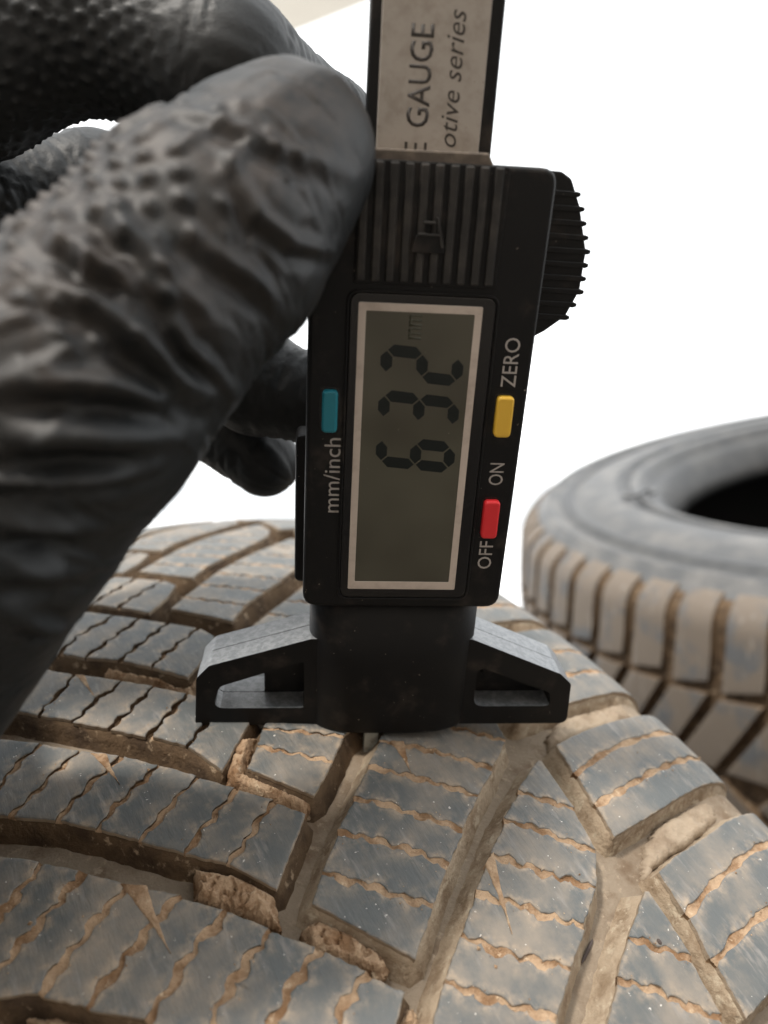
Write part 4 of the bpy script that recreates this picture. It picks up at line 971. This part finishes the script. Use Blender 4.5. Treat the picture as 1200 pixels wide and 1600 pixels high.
    for ci_, (nm, chain) in enumerate(HAND.items()):
        run = 0.0
        for a, b in zip(chain[:-1], chain[1:]):
            A, B = np.array(a[:3]), np.array(b[:3]); d = B - A; L = np.linalg.norm(d); d = d / L
            t = np.clip((vert - A) @ d, 0, L)
            q = vert - A - t[:, None] * d
            r = a[3] + (b[3] - a[3]) * t / L
            dist = np.linalg.norm(q, axis=1) - r
            ref = np.array([0.0, -1.0, 0.0]); ref = ref - (ref @ d) * d; ref /= np.linalg.norm(ref)
            ort = np.cross(d, ref)
            ang = np.arctan2(q @ ort, q @ ref)
            m = dist < best
            best[m] = dist[m]; ll[m] = (run + t)[m]; gg[m] = (ang * 13.5)[m]; who[m] = ci_
            up_[m] = ((q @ np.array([-0.55, -0.10, 0.80])) / np.maximum(np.linalg.norm(q, axis=1), 1e-6))[m]
            run += L
    P = np.where(who == 0, 4.4, 3.6)
    wx = np.array([noise.noise(Vector(v) * 0.16) for v in vert]); wy = np.array([noise.noise(Vector(v) * 0.16 + Vector((9, 4, 2))) for v in vert])
    ll2 = ll + 1.3 * wx; gg2 = gg + 1.3 * wy
    a = (ll2 + gg2) / P; b = (ll2 - gg2) / P
    fa = np.abs(a - np.round(a)); fb = np.abs(b - np.round(b))
    pyr = np.clip(1 - 2.7 * np.sqrt(fa ** 2 + fb ** 2), 0, 1)
    sm = lambda x, e0, e1: np.clip((x - e0) / (e1 - e0), 0, 1) ** 2 * (3 - 2 * np.clip((x - e0) / (e1 - e0), 0, 1))
    mask = np.where(who == 0, sm(up_, -0.6, 0.05) * sm(ll, 3.0, 14.0), np.where(who == 1, 1 - sm(ll, 84, 100), 1 - sm(ll, 50, 75)) * 0.9)
    low = np.array([noise.noise(Vector(v) * 0.09) for v in vert])
    dsp = np.where(who == 0, 0.95, 0.7) * pyr * mask * np.clip(0.95 + 0.5 * low, .5, 1.3)
    # folds of the loose glove
    for fi, f in enumerate(FOLDS):
        f = np.array(f)
        dmin = np.full(len(vert), 1e9); tt = np.zeros(len(vert)); sg = np.zeros(len(vert))
        for i, (A, B) in enumerate(zip(f[:-1], f[1:])):
            d = B - A; t = np.clip(((vert - A) @ d) / (d @ d), 0, 1)
            q = vert - A - t[:, None] * d
            dist = np.linalg.norm(q, axis=1)
            m = dist < dmin
            side = np.einsum('ij,ij->i', np.cross(np.broadcast_to(d / np.linalg.norm(d), nrm.shape), nrm), q)
            dmin[m] = dist[m]; tt[m] = (i + t)[m] / (len(f) - 1); sg[m] = side[m]
        near_ = dmin < 9
        fade = np.sin(np.clip(tt, 0.04, 0.96) * math.pi) ** .6
        w = 0.95 + 0.25 * math.sin(fi * 2.1)
        prof_ = 0.85 * np.exp(-(sg / w) ** 2) - (0.5 if fi == 0 else 0.85) * np.exp(-((sg - 2.1 * w) / (w * 1.1)) ** 2) - 0.35 * np.exp(-((sg + 2.3 * w) / (w * 1.2)) ** 2)
        out = np.clip(1.6 - np.sqrt(np.maximum(dmin ** 2 - sg ** 2, 0)) / 3, 0, 1)
        dsp += np.where(near_, prof_ * fade * out, 0) * (1.45 if fi >= 4 else 1.05)
    # fine stretched wrinkles across each finger, away from the dotted patches
    wr = np.array([1 - 2 * abs(noise.fractal(Vector((l_ * .42, g_ * .10, 2.0 + w_)), 1.0, 2.1, 3)) for l_, g_, w_ in zip(ll, gg, who)])
    dsp += 0.30 * wr * (1 - .75 * mask) + 0.10 * low
    vert = vert + nrm * dsp[:, None]
    me = bpy.data.meshes.new("gloved_hand")
    me.from_pydata((vert * MM).tolist(), [], faces.tolist())
    me.polygons.foreach_set("use_smooth", [True] * len(me.polygons))
    me.update()
    dn = np.array([noise.fractal(Vector(v) * 0.055, 1.0, 2.0, 4) for v in vert])
    dust = np.where(who == 0, np.clip(.55 + .9 * dn, 0, 1) * sm(up_, -1.0, 0.5) * np.clip(1.25 - ll / 75, .1, 1), 0.06)
    at_ = me.attributes.new("dust", 'FLOAT', 'POINT'); at_.data.foreach_set("value", dust.astype(np.float32))
    return me
hand = link("gloved_hand", build_hand(), None, [M['glove']])
tag(hand, "hand in a dusty black textured rubber glove gripping the gauge from the left", "hand")

# small grit
def grit(name, u, v, h, lu, wv, ang, m, label, cat):
    bm = bmesh.new()
    bmesh.ops.create_icosphere(bm, subdivisions=2, radius=1.0)
    ca, sa = math.cos(ang), math.sin(ang)
    for q in bm.verts:
        n = 1 + .25 * noise.noise(q.co * 2.3)
        a, b, c = q.co.x * lu * n, q.co.y * wv * n, q.co.z * wv * .8 * n
        p = TY.at(u + a * ca - b * sa, v + a * sa + b * ca, h + c)
        q.co = Vector(p)
    me = bm_mesh(name, bm)
    o = link(name, me, None, [m]); o.matrix_world = tyre.matrix_world
    tag(o, label, cat)
grit("pebble", GRIT[0][0], GRIT[0][1], -4.6, 2.6, 0.32, GRIT[0][2], M['stone'], "thin dark sliver of grit lying in the wide grey groove at lower right", "pebble")
grit("pebble", GRIT[1][0], GRIT[1][1], 0.0, .5, .4, 0, M['stone'], "tiny dark pebble stuck in a wavy slit on the right", "pebble")
